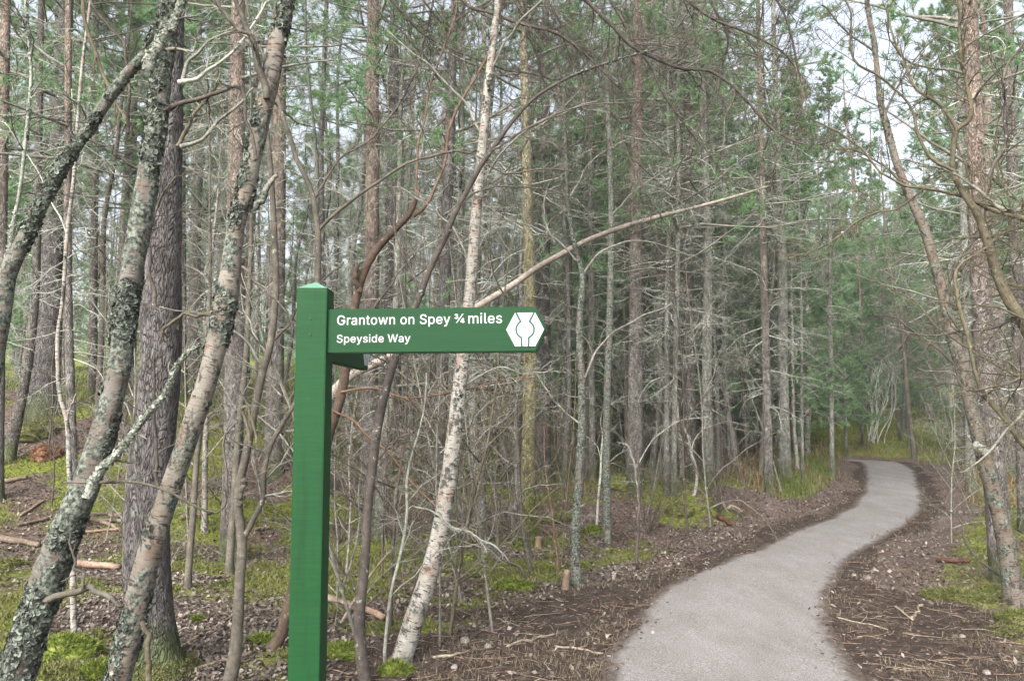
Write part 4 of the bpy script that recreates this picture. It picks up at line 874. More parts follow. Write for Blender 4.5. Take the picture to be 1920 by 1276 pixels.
dead_branch(r, l, [(298, 350, 11), (250, 310, 8), (190, 270, 6), (150, 255, 4)], dC - .2, M_twigD, m1=8)
mc = MB(); n = 5200; a = rng.random(n) * 2 * PI; zz = rng.random(n) ** 1.7 * 0.13
rr = np.interp(zz, [0, 0.05, 0.13], [0.25, 0.20, 0.165]) * (1 + 0.12 * rng.normal(0, 1, n)); b0 = np.stack([P[1][0] + 0.03 + rr * np.cos(a), P[1][1] + rr * np.sin(a), l[2] + zz - 0.03], 1)
triads(mc, b0, b0 + rng.normal(0, .012, (n, 3)) + np.array([0, 0, .006]), np.stack([np.cos(a + 1.5), np.sin(a + 1.5), 0 * a], 1) * 0.004, rng.random(n)); mc.build('moss_collar', M_mossY, r, l)

r, l, P, Rr, d = pine('pale grey pine trunk rising from the mossy mound at left', [(80, 778, 58), (86, 700, 52), (92, 600, 46), (98, 500, 40), (105, 380, 36), (112, 250, 32), (120, 100, 27)], M_pineG, dead=2, top=7, crown=1, seed=5)
pine('dark thin pine leaning beside the mossy mound at left', [(22, 830, 22), (42, 740, 18), (58, 640, 16), (68, 520, 14), (72, 300, 13), (78, 0, 11)], M_pineD, d=10.6, dead=2, top=4, crown=2, seed=6)
pine('narrow reddish pine trunk just left of the shaggy birch', [(137, 880, 17), (130, 640, 15), (127, 430, 14), (128, 200, 13), (129, 0, 12)], M_pineR, d=9.2, dead=2, top=5, crown=3, seed=7)
pine('pale grey pine seen between the shaggy birch and the stout grey pine', [(238, 800, 30), (240, 700, 28), (242, 600, 25), (246, 300, 21), (250, 0, 18)], M_pineG, d=13.5, dead=2, top=5, crown=4, seed=8)
pine('dark pine pole behind the thin white birch at left', [(175, 830, 17), (175, 600, 15), (178, 300, 13), (180, 0, 11)], M_pineD, d=13, dead=3, top=4, crown=0, seed=9)
pine('brown pine pole at left edge of the picture', [(-5, 880, 22), (0, 600, 20), (6, 300, 18), (12, 0, 16)], M_pineR, d=9.5, dead=2, top=5, crown=1, seed=10)
pine('brown pine pole close right of the stout grey pine', [(345, 860, 22), (341, 600, 18), (340, 300, 15), (340, 100, 12)], M_pineD, d=13.2, dead=2, top=4, crown=2, seed=11)
pine('grey pine with pinkish upper trunk right of the peeling birch', [(432, 1050, 38), (436, 900, 36), (440, 700, 36), (442, 450, 33), (444, 200, 29), (447, 0, 25)], M_pineP, dead=2, top=6, crown=3, seed=12)
pine('orange brown pine trunk just left of the signpost top', [(512, 900, 34), (516, 700, 31), (521, 450, 28), (524, 250, 25), (526, 0, 20)], M_pineR, d=11.8, dead=2, top=5, crown=4, seed=13)
pine('straight pine with salmon pink upper trunk above the sign arm', [(690, 1000, 34), (692, 800, 31), (697, 500, 27), (699, 200, 25), (700, 0, 22)], M_pineP, d=11.0, dead=2, top=5, crown=0, seed=14)
pine('blue grey pine trunk behind the broken brown stem', [(738, 930, 32), (738, 700, 30), (736, 450, 27), (738, 200, 20), (740, 0, 16)], M_pineG, d=13.5, dead=2, top=5, crown=1, seed=15)
pine('slim smooth grey pine just left of the white birch', [(818, 1005, 23), (826, 800, 23), (832, 600, 22), (840, 350, 20), (847, 150, 17), (852, 0, 14)], M_pineG, d=9.6, dead=1, top=5, crown=2, seed=16, jit=0.1)
pine('grey stump footed pine just right of the white birch', [(853, 1010, 19), (858, 850, 15), (862, 600, 13), (866, 300, 11)], M_pineL, dead=2, top=4, crown=3, seed=17)
r, l, P, Rr, dK = pine('yellow green mossy trunk with bright moss at its foot, behind the sign emblem', [(991, 1025, 28), (990, 900, 26), (993, 750, 25), (994, 600, 23), (990, 400, 20), (985, 200, 17), (980, 0, 14)], M_moss_bark, dead=1, top=5, crown=4, seed=18)
mc = MB(); n = 2600; a = rng.random(n) * 2 * PI; zz = rng.random(n) ** 1.5 * 0.75
rr = np.interp(zz, [0, 0.2, 0.7], [0.20, 0.12, 0.09]) * (1 + 0.1 * rng.normal(0, 1, n)); b0 = np.stack([l[0] + rr * np.cos(a), l[1] + rr * np.sin(a), l[2] + zz - 0.02], 1)
triads(mc, b0, b0 + rng.normal(0, .015, (n, 3)), np.stack([np.cos(a + 1.5), np.sin(a + 1.5), 0 * a], 1) * 0.009, rng.random(n)); mc.build('moss_collar', M_moss, r, l)
mids = [
 ((1018, 905, 30), (1022, 300, 20), M_pineG, 'blue grey pine right behind the mossy yellow trunk'),
 ((1061, 892, 20), (1068, 100, 13), M_pineR, 'reddish pine left of the thin lichened tree'),
 ((1111, 905, 13), (1106, 300, 9), M_pineL, 'slim lichened pole right of the thin lichened tree'),
 ((1190, 918, 30), (1196, 100, 18), M_pineR, 'thick brown pine on the bank above the bare earth'),
 ((1229, 858, 13), (1232, 200, 9), M_pineD, 'thin dark pine behind the bank'),
 ((1249, 927, 11), (1253, 400, 7), M_pineL, 'thin lichened pole on the bank, left one of a close pair'),
 ((1263, 930, 11), (1272, 300, 8), M_pineL, 'thin lichened pole on the bank, right one of a close pair'),
 ((1295, 905, 21), (1288, 200, 13), M_pineD, 'dark pine behind the crooked white stemmed birch'),
 ((1328, 912, 21), (1320, 250, 13), M_pineL, 'grey lichened pine on the green bank'),
 ((1358, 887, 7), (1354, 400, 5), M_pineD, 'very thin dark pole in the green bank grass'),
 ((1403, 857, 8), (1400, 350, 6), M_pineD, 'thin brown pole far back on the green bank'),
 ((1442, 926, 17), (1428, 300, 11), M_pineR, 'dark footed pine at the bank edge with reddish upper trunk'),
 ((1473, 898, 21), (1459, 300, 13), M_pineL, 'stout grey pine on the bank beside the far bend'),
 ((1505, 905, 6), (1500, 450, 4), M_pineL, 'spindly grey pole close left of the far bend'),
 ((1560, 897, 9), (1556, 400, 6), M_pineL, 'slim grey pole nearest the far bend of the path'),
 ((1617, 838, 5), (1614, 600, 4), M_pineR, 'thin red brown pole beyond the end of the path'),
 ((1688, 826, 6), (1662, 640, 4), M_pineD, 'thin dark pole leaning left beyond the end of the path'),
]
for i, (a, b_, mt, lab) in enumerate(mids):
    thin = a[2] < 10
    pine(lab, [a, ((a[0] * 2 + b_[0]) / 3, (a[1] * 2 + b_[1]) / 3, a[2] * 0.9), ((a[0] + 2 * b_[0]) / 3 + rng.normal(0, 2), (a[1] + 2 * b_[1]) / 3, (a[2] + b_[2]) / 2), b_], mt,
         dead=1 if thin else 2, dead_s=0.55 if thin else 0.9, top=3.5 if thin else 5.5, crown=(10 + i) if thin else i % 5, csc=0.45 if thin else 0.95, sides=12, jit=0.12, seed=20 + i)

# --- white birch beside the sign
P, Rr = stem([(752, 1238, 40), (775, 1165, 40), (800, 1090, 40), (822, 1010, 38), (838, 920, 36), (850, 830, 34), (862, 720, 31), (874, 620, 27), (884, 520, 25), (893, 400, 23), (905, 270, 21), (915, 160, 18), (928, 50, 16), (934, 0, 14)], d_at(752, 1238), 130, True, 2.4, 0.4, 0, 0.3); Rr = Rr * 0.86
W, lW = tree_root('birch_tree', P[0], 'slender white birch leaning right, rising behind the sign arm', 'tree')
trunk_mesh(P, Rr, M_birchW, W, lW, 40, 0.12, 22)
lichen_part(P, Rr, W, lW, 4200, 0.34, (0.005, 0.014), seed=13)
dW = P[0][1]
for q in ([(895, 380, 7), (930, 300, 6), (980, 250, 5), (1040, 215, 4), (1120, 190, 3)], [(885, 500, 6), (850, 430, 5), (800, 380, 4), (740, 350, 3)], [(905, 260, 8), (870, 190, 6), (800, 120, 5), (730, 60, 4)],
          [(918, 140, 7), (960, 60, 6), (1010, 10, 5), (1050, -40, 4)], [(860, 730, 5), (930, 690, 4), (990, 700, 3), (1040, 690, 2)]):
    branch(W, lW, q, dW, M_twigG, m1=10, m2=6, lf=0.35, lv=3)
crown_child(BARES[3], W, lW, P[-10], s=0.6)

# --- thin lichened tree right of the sign
dL = d_at(1081, 1095)
P, Rr = stem([(1081, 1095, 22), (1079, 1040, 17), (1080, 980, 16), (1087, 880, 16), (1091, 786, 15), (1090, 700, 14), (1086, 610, 13), (1092, 520, 11), (1080, 470, 9), (1065, 380, 8), (1060, 260, 7)], dL, 90, True, 1.0, 0.4, 0, 0.2)
L_, lL = tree_root('lichened_sapling', P[0], 'thin blue green lichened tree with mossy foot right of the sign', 'tree')
trunk_mesh(P, Rr, M_birchG, L_, lL, 24, 0.2, 31); lichen_part(P, Rr, L_, lL, 5000, -0.1, (0.004, 0.010), seed=3)
for q in ([(1090, 720, 6), (1130, 640, 5), (1190, 600, 4), (1260, 570, 3)], [(1088, 520, 6), (1130, 470, 5), (1200, 450, 4), (1300, 480, 3)], [(1084, 490, 6), (1030, 440, 5), (960, 415, 4), (900, 400, 3)], [(1066, 380, 5), (1110, 300, 4), (1180, 260, 3)], [(1090, 800, 5), (1040, 750, 4), (1000, 690, 3)]):
    branch(L_, lL, q, dL, M_twigG, m1=10, m2=6, lf=0.35, lv=3)

# --- thin white birch at left
P, Rr = stem([(140, 1215, 11), (137, 1100, 11), (138, 1012, 10), (130, 876, 9), (126, 790, 8), (112, 736, 8), (108, 636, 7), (118, 560, 7), (126, 440, 7), (138, 340, 7), (146, 225, 6), (155, 120, 6), (170, 0, 5)], d_at(140, 1215), 90, True, 1.0)
t_, l_t = tree_root('birch_sapling', P[0], 'very thin crooked white birch between the shaggy birch and the left edge', 'tree')
trunk_mesh(P, Rr, M_birchW, t_, l_t, 12, 0.1, 40); branch(t_, l_t, [(126, 780, 5), (135, 760, 5), (142, 738, 3)], P[0][1], M_birchW, lv=1); branch(t_, l_t, [(126, 440, 5), (100, 380, 4), (60, 300, 3), (10, 230, 2)], P[0][1], M_twigP, m1=9)
crown_child(BARES[4], t_, l_t, P[-20], s=0.4)

# --- smooth grey forked stems in front, left of the post
dR = 4.6
P, Rr = stem([(428, 1290, 26), (440, 1230, 24), (447, 1150, 20), (450, 1080, 18), (454, 1020, 18), (447, 950, 16), (450, 905, 15), (462, 850, 15), (475, 780, 15), (492, 700, 14), (508, 640, 13), (518, 540, 12), (514, 430, 11), (508, 320, 10), (500, 220, 9), (505, 100, 8), (520, 0, 7)], dR, 110, True, 1.2)
S_, lS = tree_root('rowan_tree', P[0], 'smooth grey forked stem in front, just left of the green post', 'tree')
trunk_mesh(P, Rr, M_stemS, S_, lS, 20, 0.12, 44)
branch(S_, lS, [(453, 1020, 16), (472, 985, 15), (490, 930, 15), (500, 870, 14), (520, 815, 13), (545, 765, 12), (565, 720, 9), (600, 690, 5)], dR, M_stemS, m1=8, tmat=M_twigG)
branch(S_, lS, [(447, 948, 14), (455, 915, 13), (462, 900, 12)], dR - .05, M_stemS, lv=0, name='stub')
branch(S_, lS, [(470, 830, 8), (462, 790, 8), (455, 765, 9), (466, 760, 8), (472, 800, 7), (480, 830, 5)], dR - .1, M_twigO, lv=0, name='shoot')
branch(S_, lS, [(510, 640, 8), (540, 610, 6), (590, 540, 5), (640, 500, 4)], dR, M_twigD, m1=8)
branch(S_, lS, [(497, 700, 7), (460, 640, 6), (425, 610, 5), (380, 590, 4), (300, 575, 3)], dR, M_twigG, m1=8)
P2, R2 = stem([(585, 1180, 14), (590, 900, 13), (595, 700, 12), (596, 520, 12), (597, 440, 11), (587, 370, 10), (572, 330, 10), (557, 300, 9), (545, 260, 9), (532, 225, 8), (523, 190, 8), (500, 120, 6), (470, 40, 5), (460, -20, 4)], 5.0, 100, True, 0.6)
S2, l2 = tree_root('rowan_tree', P2[0], 'smooth grey stem rising behind the post cap and bending left', 'tree')
trunk_mesh(P2, R2, M_stemS, S2, l2, 16, 0.1, 46)
branch(S2, l2, [(597, 432, 9), (618, 408, 9), (640, 388, 9), (690, 350, 8), (760, 310, 7), (815, 290, 7), (850, 280, 6), (895, 290, 6), (920, 310, 5), (955, 325, 5), (1010, 320, 5), (1075, 322, 4)], 5.0, M_stemS, m1=14, m2=5, lf=0.25, lv=3, tmat=M_twigG)
branch(S2, l2, [(592, 370, 7), (615, 330, 6), (650, 290, 5), (700, 260, 4), (720, 200, 3)], 5.0, M_twigD, m1=9, lv=3)

# --- broken brown stem behind the post with its regrowth
dS = 5.4
P, Rr = stem([(470, 1300, 34), (505, 1225, 32), (530, 1180, 30), (560, 1060, 28), (590, 930, 27), (615, 820, 26), (640, 740, 25), (655, 640, 24), (668, 560, 23), (685, 505, 21), (705, 470, 20), (735, 435, 19), (765, 405, 17), (778, 380, 13), (786, 350, 9)], dS, 110, False); Rr = Rr * 0.72
B_, l3 = tree_root('broken_tree', at(470, 1300, dS), 'broken reddish brown leaning stem with splintered tip behind the sign', 'tree')
P, Rr = cap_end(P, Rr); trunk_mesh(P, Rr, M_dead, B_, l3, 24, 0.22, 50)
branch(B_, l3, [(675, 545, 18), (666, 525, 15), (668, 503, 12), (670, 492, 4)], dS - .05, M_dead, lv=0, name='stub')
branch(B_, l3, [(775, 405, 12), (805, 378, 9), (822, 335, 8), (836, 286, 8), (841, 250, 8), (861, 200, 8), (891, 150, 7), (921, 95, 7), (938, 35, 6), (943, -10, 6)], dS, M_twigR, m1=14, m2=6, lf=0.28, lv=3, tmat=M_twigD)
branch(B_, l3, [(780, 370, 6), (783, 300, 6), (800, 200, 5), (815, 130, 5), (850, 30, 4), (856, -10, 4)], dS, M_twigR, m1=12, m2=6, lf=0.25, lv=3, tmat=M_twigD)
branch(B_, l3, [(655, 660, 9), (690, 600, 7), (730, 540, 6), (760, 500, 4)], dS, M_twigD, m1=8)
branch(B_, l3, [(640, 735, 6), (700, 725, 6), (760, 745, 5), (850, 735, 5), (930, 715, 4), (1000, 708, 3)], dS - .04, M_twigR, m1=10, m2=4, lf=0.25)
branch(B_, l3, [(625, 770, 5), (660, 790, 6), (720, 840, 6), (770, 900, 6), (830, 960, 5), (870, 985, 4)], dS - .04, M_twigR, m1=9, m2=5, lf=0.3)

# --- leaning dead pole
P, Rr = stem([(566, 1090, 34), (574, 960, 31), (584, 840, 28), (600, 755, 25), (640, 705, 21), (700, 672, 19), (780, 630, 18), (890, 560, 17), (960, 515, 15), (1010, 478, 15), (1060, 448, 14), (1120, 415, 13), (1200, 383, 12), (1280, 358, 11), (1360, 335, 9), (1440, 310, 7), (1520, 283, 5)], 7.6, 100); Rr = Rr * 0.85
P[:, 1] += np.linspace(0, 1.2, 100)
lp = thing('leaning_pole', P[0], 'long dead pole leaning up to the right above the sign arm', 'fallen tree')
P, Rr = cap_end(P, Rr); trunk_mesh(P, Rr, M_deadP, lp, P[0].copy(), 14, 0.15, 55)
LPloc = P[0].copy()
for q in ([(1250, 362, 4), (1290, 390, 3), (1310, 430, 2)], [(1400, 322, 4), (1420, 350, 3), (1430, 380, 2)], [(1040, 455, 5), (1020, 400, 4), (1030, 340, 3)], [(1340, 340, 4), (1390, 300, 3), (1470, 270, 2)], [(1150, 400, 4), (1200, 350, 3), (1280, 300, 2)]):
    branch(lp, LPloc, q, 7.6 + 1.2 * (q[0][0] - 640) / 865, M_twigG, m1=7)

# --- dark smooth stem right of it
P, Rr = stem([(690, 1300, 26), (678, 1230, 22), (674, 1150, 20), (684, 1050, 18), (690, 950, 17), (700, 860, 17), (712, 780, 16), (735, 690, 15), (760, 620, 14), (785, 560, 13), (805, 505, 13), (832, 450, 12), (850, 405, 11), (880, 350, 10), (902, 310, 9), (920, 285, 9), (955, 235, 8), (990, 195, 7), (1030, 165, 6), (1090, 135, 5), (1165, 110, 4), (1240, 90, 3)], 4.9, 130, True)
D_, l4 = tree_root('alder_tree', P[0], 'dark lichened stem curving right behind the sign arm from beside the post', 'tree')
trunk_mesh(P, Rr, M_twigD, D_, l4, 18, 0.2, 60); lichen_part(P, Rr, D_, l4, 2000, 0.15, (0.003, 0.009), seed=4)
for q in ([(915, 290, 6), (940, 275, 5), (1010, 230, 5), (1100, 200, 4), (1200, 190, 3)], [(860, 390, 6), (900, 360, 5), (980, 350, 4), (1080, 370, 3)], [(790, 550, 6), (760, 480, 5), (740, 420, 4), (735, 340, 3)], [(690, 980, 6), (650, 920, 5), (630, 860, 3)], [(700, 870, 6), (750, 820, 5), (800, 800, 3)], [(676, 1120, 5), (640, 1060, 4), (620, 1000, 3)]):
    branch(D_, l4, q, 4.9, M_twigD, m1=10, m2=6, lf=0.35, lv=3)

P, Rr = stem([(712, 1012, 26), (716, 930, 24), (722, 830, 22), (733, 720, 18), (738, 640, 15), (745, 500, 12), (750, 300, 10)], d_at(712, 1012), 80, True, 2)
t_, l5 = tree_root('lichened_sapling', P[0], 'rough lichened trunk standing between the post and the white birch', 'tree')
trunk_mesh(P, Rr, M_pineL, t_, l5, 20, 0.22, 61); crown_child(DEADS[1], t_, l5, P[15], s=0.8, sz=0.6, name='dead_bough_tier'); crown_child(BARES[5], t_, l5, P[55], s=0.8)

# --- overhead birch boughs: a tree standing right of the frame centre, its boughs arch over
ov = [
 ([(851, -10, 9), (891, 20, 9), (961, 38, 9), (1041, 65, 8), (1091, 100, 7), (1131, 130, 6), (1161, 162, 4)], 5.2),
 ([(1080, -10, 11), (1141, 45, 10), (1181, 85, 10), (1230, 110, 9), (1280, 130, 9), (1325, 133, 8), (1365, 155, 8), (1400, 187, 8), (1430, 222, 7), (1465, 255, 6), (1505, 270, 5), (1560, 265, 3)], 5.6),
 ([(1120, -40, 8), (1180, 60, 7), (1240, 165, 6), (1290, 240, 5), (1330, 290, 4), (1360, 340, 3)], 6.0),
 ([(1000, -40, 7), (1050, 40, 6), (1090, 140, 6), (1100, 230, 5), (1085, 310, 4)], 5.8),
 ([(1240, -40, 8), (1330, 30, 7), (1420, 70, 6), (1480, 110, 5), (1520, 170, 4)], 6.2),
 ([(700, -40, 8), (760, 30, 7), (840, 90, 6), (960, 130, 5), (1050, 150, 4)], 6.4),
] + [
 ([(930, -60, 7), (990, 60, 6), (1010, 170, 5), (980, 280, 4), (930, 340, 3)], 5.4),
 ([(1290, -60, 8), (1360, 60, 6), (1340, 170, 5), (1290, 280, 4), (1250, 360, 3)], 6.4),
 ([(820, -60, 7), (800, 60, 6), (760, 180, 5), (700, 260, 4)], 6.6),
 ([(1190, -60, 7), (1150, 100, 6), (1160, 230, 5), (1200, 340, 4), (1260, 430, 3)], 7.0),
 ([(1420, -60, 7), (1480, 60, 6), (1500, 200, 5), (1440, 330, 4)], 7.2)]
P, Rr = stem([(1139, 1018, 16), (1137, 900, 15), (1138, 760, 14), (1143, 600, 13), (1146, 400, 12), (1140, 200, 11), (1130, 0, 10)], d_at(1139, 1018), 80, True, 2.5)
O_, l6 = tree_root('birch_tree', P[0], 'slim grey birch on the low ground left of the path with arching dark boughs overhead', 'tree')
trunk_mesh(P, Rr, M_birchG, O_, l6, 18, 0.15, 66)
topP = P[-6]
for q, d in ov:
    Pq, Rq = stem(q, d + 0.6, 26, wig=0.02); Rq = Rq * 0.75
    a0 = topP + rng.normal(0, 0.08, 3); mid = (a0 + Pq[0]) / 2 + np.array([0, 0, 0.5])
    pre = resample(np.stack([a0, mid, Pq[0]]), 8)[:-1]
    Pq = np.concatenate([pre, Pq]); Rq = np.concatenate([np.linspace(Rq[0] * 1.6, Rq[0], 7), Rq])
    mb = MB(); mb.tubes(Pq[None], Rq[None], 7, 0, 0.3, 5)
    c1, r1 = grow(Pq[7:][None], Rq[7:][None] * 0.8, 34, 0.03, 1, (0.5, 1.1), 0.30, 0.45, 8, -0.01, 0.2); mb.tubes(c1, clampr(r1, 0.002), 4, 0)
    c2, r2 = grow(c1, r1, 9, 0.1, 1, (0.5, 1.1), 0.5, 0.6, 6, -0.01, 0.24); mb.tubes(c2, clampr(r2, 0.0014), 3, 0)
    c3, r3 = grow(c2, r2, 4, 0.2, 1, (0.5, 1.1), 0.5, 0.7, 4, 0, 0.25); mb.tubes(c3, clampr(r3, 0.0011), 3, 0)
    mb.build('branch', M_twigD, O_, l6)

# --- right: leaning birch, pine behind it
dO = d_at(1905, 1135)
P, Rr = stem([(1905, 1135, 40), (1882, 1000, 34), (1855, 897, 31), (1830, 800, 29), (1809, 711, 27), (1787, 636, 25), (1765, 540, 22), (1735, 436, 20), (1711, 380, 18), (1683, 311, 16), (1666, 250, 15), (1651, 190, 13), (1640, 90, 11), (1625, 0, 9)], dO, 110, True, 1.2, 0.4, 0, 0.3); Rr = Rr * 0.85
t_, l7 = tree_root('birch_tree', P[0], 'brown leaning birch with flaking bark beside the right edge', 'tree')
trunk_mesh(P, Rr, birch_mat('bark_birch_brown', 0.30, (0.155, 0.137, 0.115)), t_, l7, 32, 0.2, 70); lichen_part(P, Rr, t_, l7, 3500, 0.2, (0.004, 0.012), seed=8)
branch(t_, l7, [(1848, 850, 22), (1836, 838, 24), (1828, 832, 14)], dO - .1, M_limbL, lv=0, name='knot')
for q in ([(1800, 690, 8), (1740, 640, 6), (1680, 600, 4), (1640, 590, 3)], [(1765, 560, 8), (1800, 480, 6), (1850, 430, 5), (1900, 400, 4)], [(1700, 350, 7), (1640, 300, 5), (1590, 280, 4), (1540, 290, 3)], [(1660, 220, 7), (1700, 130, 5), (1760, 60, 4)], [(1640, 100, 6), (1590, 60, 5), (1540, 10, 4)]):
    branch(t_, l7, q, dO, M_twigD, m1=12, m2=6, lf=0.32, lv=3)
pine('reddish grey pine standing right behind the leaning brown birch', [(1880, 1090, 40), (1866, 900, 38), (1850, 700, 36), (1838, 500, 34), (1828, 250, 30), (1818, 0, 26)], M_pineP, dead=2, top=5, crown=0, seed=71, dead_s=0.8)
pine('pale lichened pine foot seen left of the leaning brown birch', [(1821, 918, 17), (1815, 700, 15), (1806, 400, 12)], M_pineL, dead=2, top=5, crown=2, seed=72)
pine('dark pine trunk cut by the right edge of the picture', [(1925, 1000, 26), (1917, 800, 25), (1905, 500, 22), (1896, 250, 19), (1890, 0, 16)], M_pineD, dead=2, top=5, crown=3, seed=73)
# low curving twig at right
sp = thing('bare_sapling', ground_px(1905, 1120), 'thin dark bare sapling arching left over the mossy ground at right', 'sapling')
branch(sp, np.array(sp.location), [(1905, 1120, 6), (1870, 1075, 6), (1830, 1042, 5), (1810, 1010, 5), (1805, 985, 4), (1790, 965, 4), (1765, 955, 3), (1740, 945, 2)], d_at(1905, 1120), M_twigD, m1=7, m2=3, lf=0.2)

# --- olive green shrub tree reaching in from the right edge
dQ = 4.8
Pq, Rq = stem([(2010, 1350, 34), (1998, 1100, 34), (1975, 850, 32), (1950, 690, 31), (1921, 610, 30), (1890, 560, 28), (1868, 510, 25), (1850, 450, 22), (1832, 400, 19), (1806, 362, 16), (1787, 320, 14), (1788, 270, 13), (1794, 240, 13)], dQ, 110, True); Rq = Rq * 0.72
Q_, lQ = tree_root('hazel_tree', Pq[0], 'olive barked many stemmed bare tree reaching in from the right edge', 'tree')
trunk_mesh(Pq, Rq, M_twigO, Q_, lQ, 22, 0.15, 80)
for q, mt in (
 ([(1794, 245, 10), (1770, 205, 9), (1725, 172, 8), (1706, 145, 7), (1688, 95, 6), (1668, 40, 5), (1662, -20, 5)], M_twigO),
 ([(1794, 243, 12), (1820, 216, 12), (1812, 150, 11), (1803, 95, 10), (1798, -10, 9)], M_twigO),
 ([(1787, 320, 9), (1745, 295, 9), (1722, 250, 8), (1710, 200, 7), (1650, 145, 6), (1598, 112, 6), (1590, 20, 5), (1575, -20, 4)], M_twigO),
 ([(1845, 372, 9), (1860, 310, 8), (1885, 270, 8), (1885, 200, 7), (1882, 150, 7), (1905, 100, 6), (1935, 40, 5)], M_twigD),
 ([(2012, 1250, 26), (2018, 900, 24), (2004, 600, 20), (1975, 450, 17), (1921, 412, 15), (1855, 394, 12), (1820, 375, 10), (1780, 362, 8), (1730, 358, 7), (1690, 350, 7), (1660, 335, 6), (1632, 306, 6), (1605, 272, 5), (1560, 245, 5), (1516, 222, 4), (1500, 165, 3), (1490, 120, 2)], M_twigO),
 ([(1966, 436, 15), (1930, 400, 14), (1880, 392, 12), (1850, 370, 9), (1790, 325, 6), (1720, 310, 4)], M_twigG),
 ([(1730, 358, 6), (1680, 390, 5), (1620, 408, 5), (1580, 440, 4), (1530, 465, 4), (1480, 485, 3)], M_twigO),
 ([(1978, 880, 18), (1960, 860, 18), (1921, 838, 15), (1887, 787, 13), (1847, 746, 12), (1826, 700, 11), (1815, 640, 11), (1800, 560, 10), (1797, 502, 8), (1846, 462, 6), (1900, 430, 4)], M_twigO),
 ([(2002, 610, 11), (1960, 570, 10), (1921, 540, 10), (1890, 530, 8), (1865, 490, 7), (1850, 400, 6), (1860, 330, 5), (1866, 300, 4)], M_twigO),
 ([(1955, 705, 10), (1930, 700, 9), (1880, 720, 7), (1820, 735, 6), (1780, 700, 4), (1720, 690, 3)], M_twigD),
 ([(2004, 610, 10), (1965, 575, 9), (1940, 560, 9), (1880, 610, 7), (1820, 620, 6), (1740, 630, 5), (1660, 610, 3)], M_twigD),
 ([(1966, 765, 9), (1930, 760, 8), (1890, 800, 7), (1850, 850, 5), (1800, 885, 3)], M_twigG)):
    branch(Q_, lQ, q, dQ + rng.normal(0, 0.08), mt, m1=20, m2=7, lf=0.30, lv=3, tmat=M_twigD if mt is M_twigD else M_twigO, n=26)

# --- bent shrub and small stems in the middle
def shrub_px(name, lab, foot, stems, mat, d=None, **k):
    g = ground_px(*foot); r = thing(name, g, lab, 'shrub' if 'shrub' in name else 'sapling')
    for q in stems: branch(r, g, q, g[1], mat, **k)
    return r
shrub_px('bent_shrub', 'dark bent bare shrub curling up left from the bright moss', (985, 1088), [
 [(987, 1090, 8), (980, 1068, 8), (965, 1058, 8), (940, 1047, 7), (918, 1015, 7), (905, 980, 7), (890, 960, 7), (884, 925, 6), (872, 900, 6), (853, 890, 5), (835, 850, 3)],
 [(890, 960, 6), (880, 935, 5), (870, 905, 5), (885, 880, 4), (895, 840, 3)],
 [(955, 1050, 7), (935, 1030, 6), (930, 985, 6), (938, 945, 6), (930, 920, 5), (900, 840, 4), (890, 780, 3)],
 [(905, 980, 4), (925, 920, 4), (960, 870, 3), (1000, 840, 2)]], M_twigD, m1=8, m2=4, lf=0.28)
shrub_px('bare_sapling', 'smooth grey sapling curving up beside the mossy yellow trunk', (996, 1080), [[(997, 1080, 13), (990, 1040, 11), (979, 985, 10), (973, 917, 9), (970, 840, 8), (968, 756, 7), (975, 660, 6), (985, 540, 4)]], M_stemS, m1=9, tmat=M_twigG)
shrub_px('bare_sapling', 'slim stem with drooping hooked side shoot left of the white birch', (722, 1245), [[(722, 1245, 9), (724, 1180, 9), (735, 1110, 8), (752, 1030, 8), (763, 970, 8), (765, 900, 7), (775, 850, 6), (790, 790, 5), (800, 700, 4)], [(764, 955, 4), (770, 950, 4), (810, 958, 4), (850, 985, 5), (905, 1010, 5), (940, 1035, 4)]], M_limbL, m1=7)
shrub_px('bare_sapling', 'thin upright brown stem on the bare ground nearest the path, left side', (1193, 1055), [[(1193, 1055, 8), (1195, 1000, 8), (1199, 930, 5), (1195, 860, 4), (1185, 840, 3)]], M_twigD, m1=4)
shrub_px('bare_sapling', 'white crooked little birch stem on the bank edge', (1196, 940), [[(1198, 945, 6), (1193, 900, 6), (1184, 850, 5), (1172, 830, 4)], [(1190, 880, 3), (1220, 830, 3), (1270, 790, 3), (1330, 780, 2)]], M_twigP, m1=7)
shrub_px('bare_sapling', 'crooked pale birch with dark foot on the bank edge', (1300, 930), [[(1300, 930, 10), (1308, 900, 9), (1300, 860, 8), (1288, 815, 6), (1272, 780, 4), (1268, 720, 3)]], M_birchW, m1=7, tmat=M_twigP)
shrub_px('bare_sapling', 'spindly twiggy stem between the bent shrub and lichened tree', (1050, 1075), [[(1048, 1080, 7), (1042, 1020, 6), (1035, 960, 5), (1022, 880, 4), (1020, 800, 3)]], M_twigR, m1=9)
shrub_px('bare_sapling', 'thin stem leaning right beside the little stump', (1068, 1042), [[(1067, 1042, 5), (1070, 1000, 5), (1080, 950, 4), (1100, 880, 3), (1130, 800, 2)]], M_twigD, m1=9)
shrub_px('bare_sapling', 'pale thin pole behind the lichened tree, left of bank', (1119, 985), [[(1119, 985, 7), (1122, 930, 6), (1127, 880, 6), (1132, 780, 5), (1140, 640, 4)]], M_twigP, m1=9)
shrub_px('bare_sapling', 'tiny bare seedling standing near the path edge', (1248, 1033), [[(1248, 1033, 4), (1255, 1000, 3), (1262, 960, 2)]], M_twigD, m1=4)

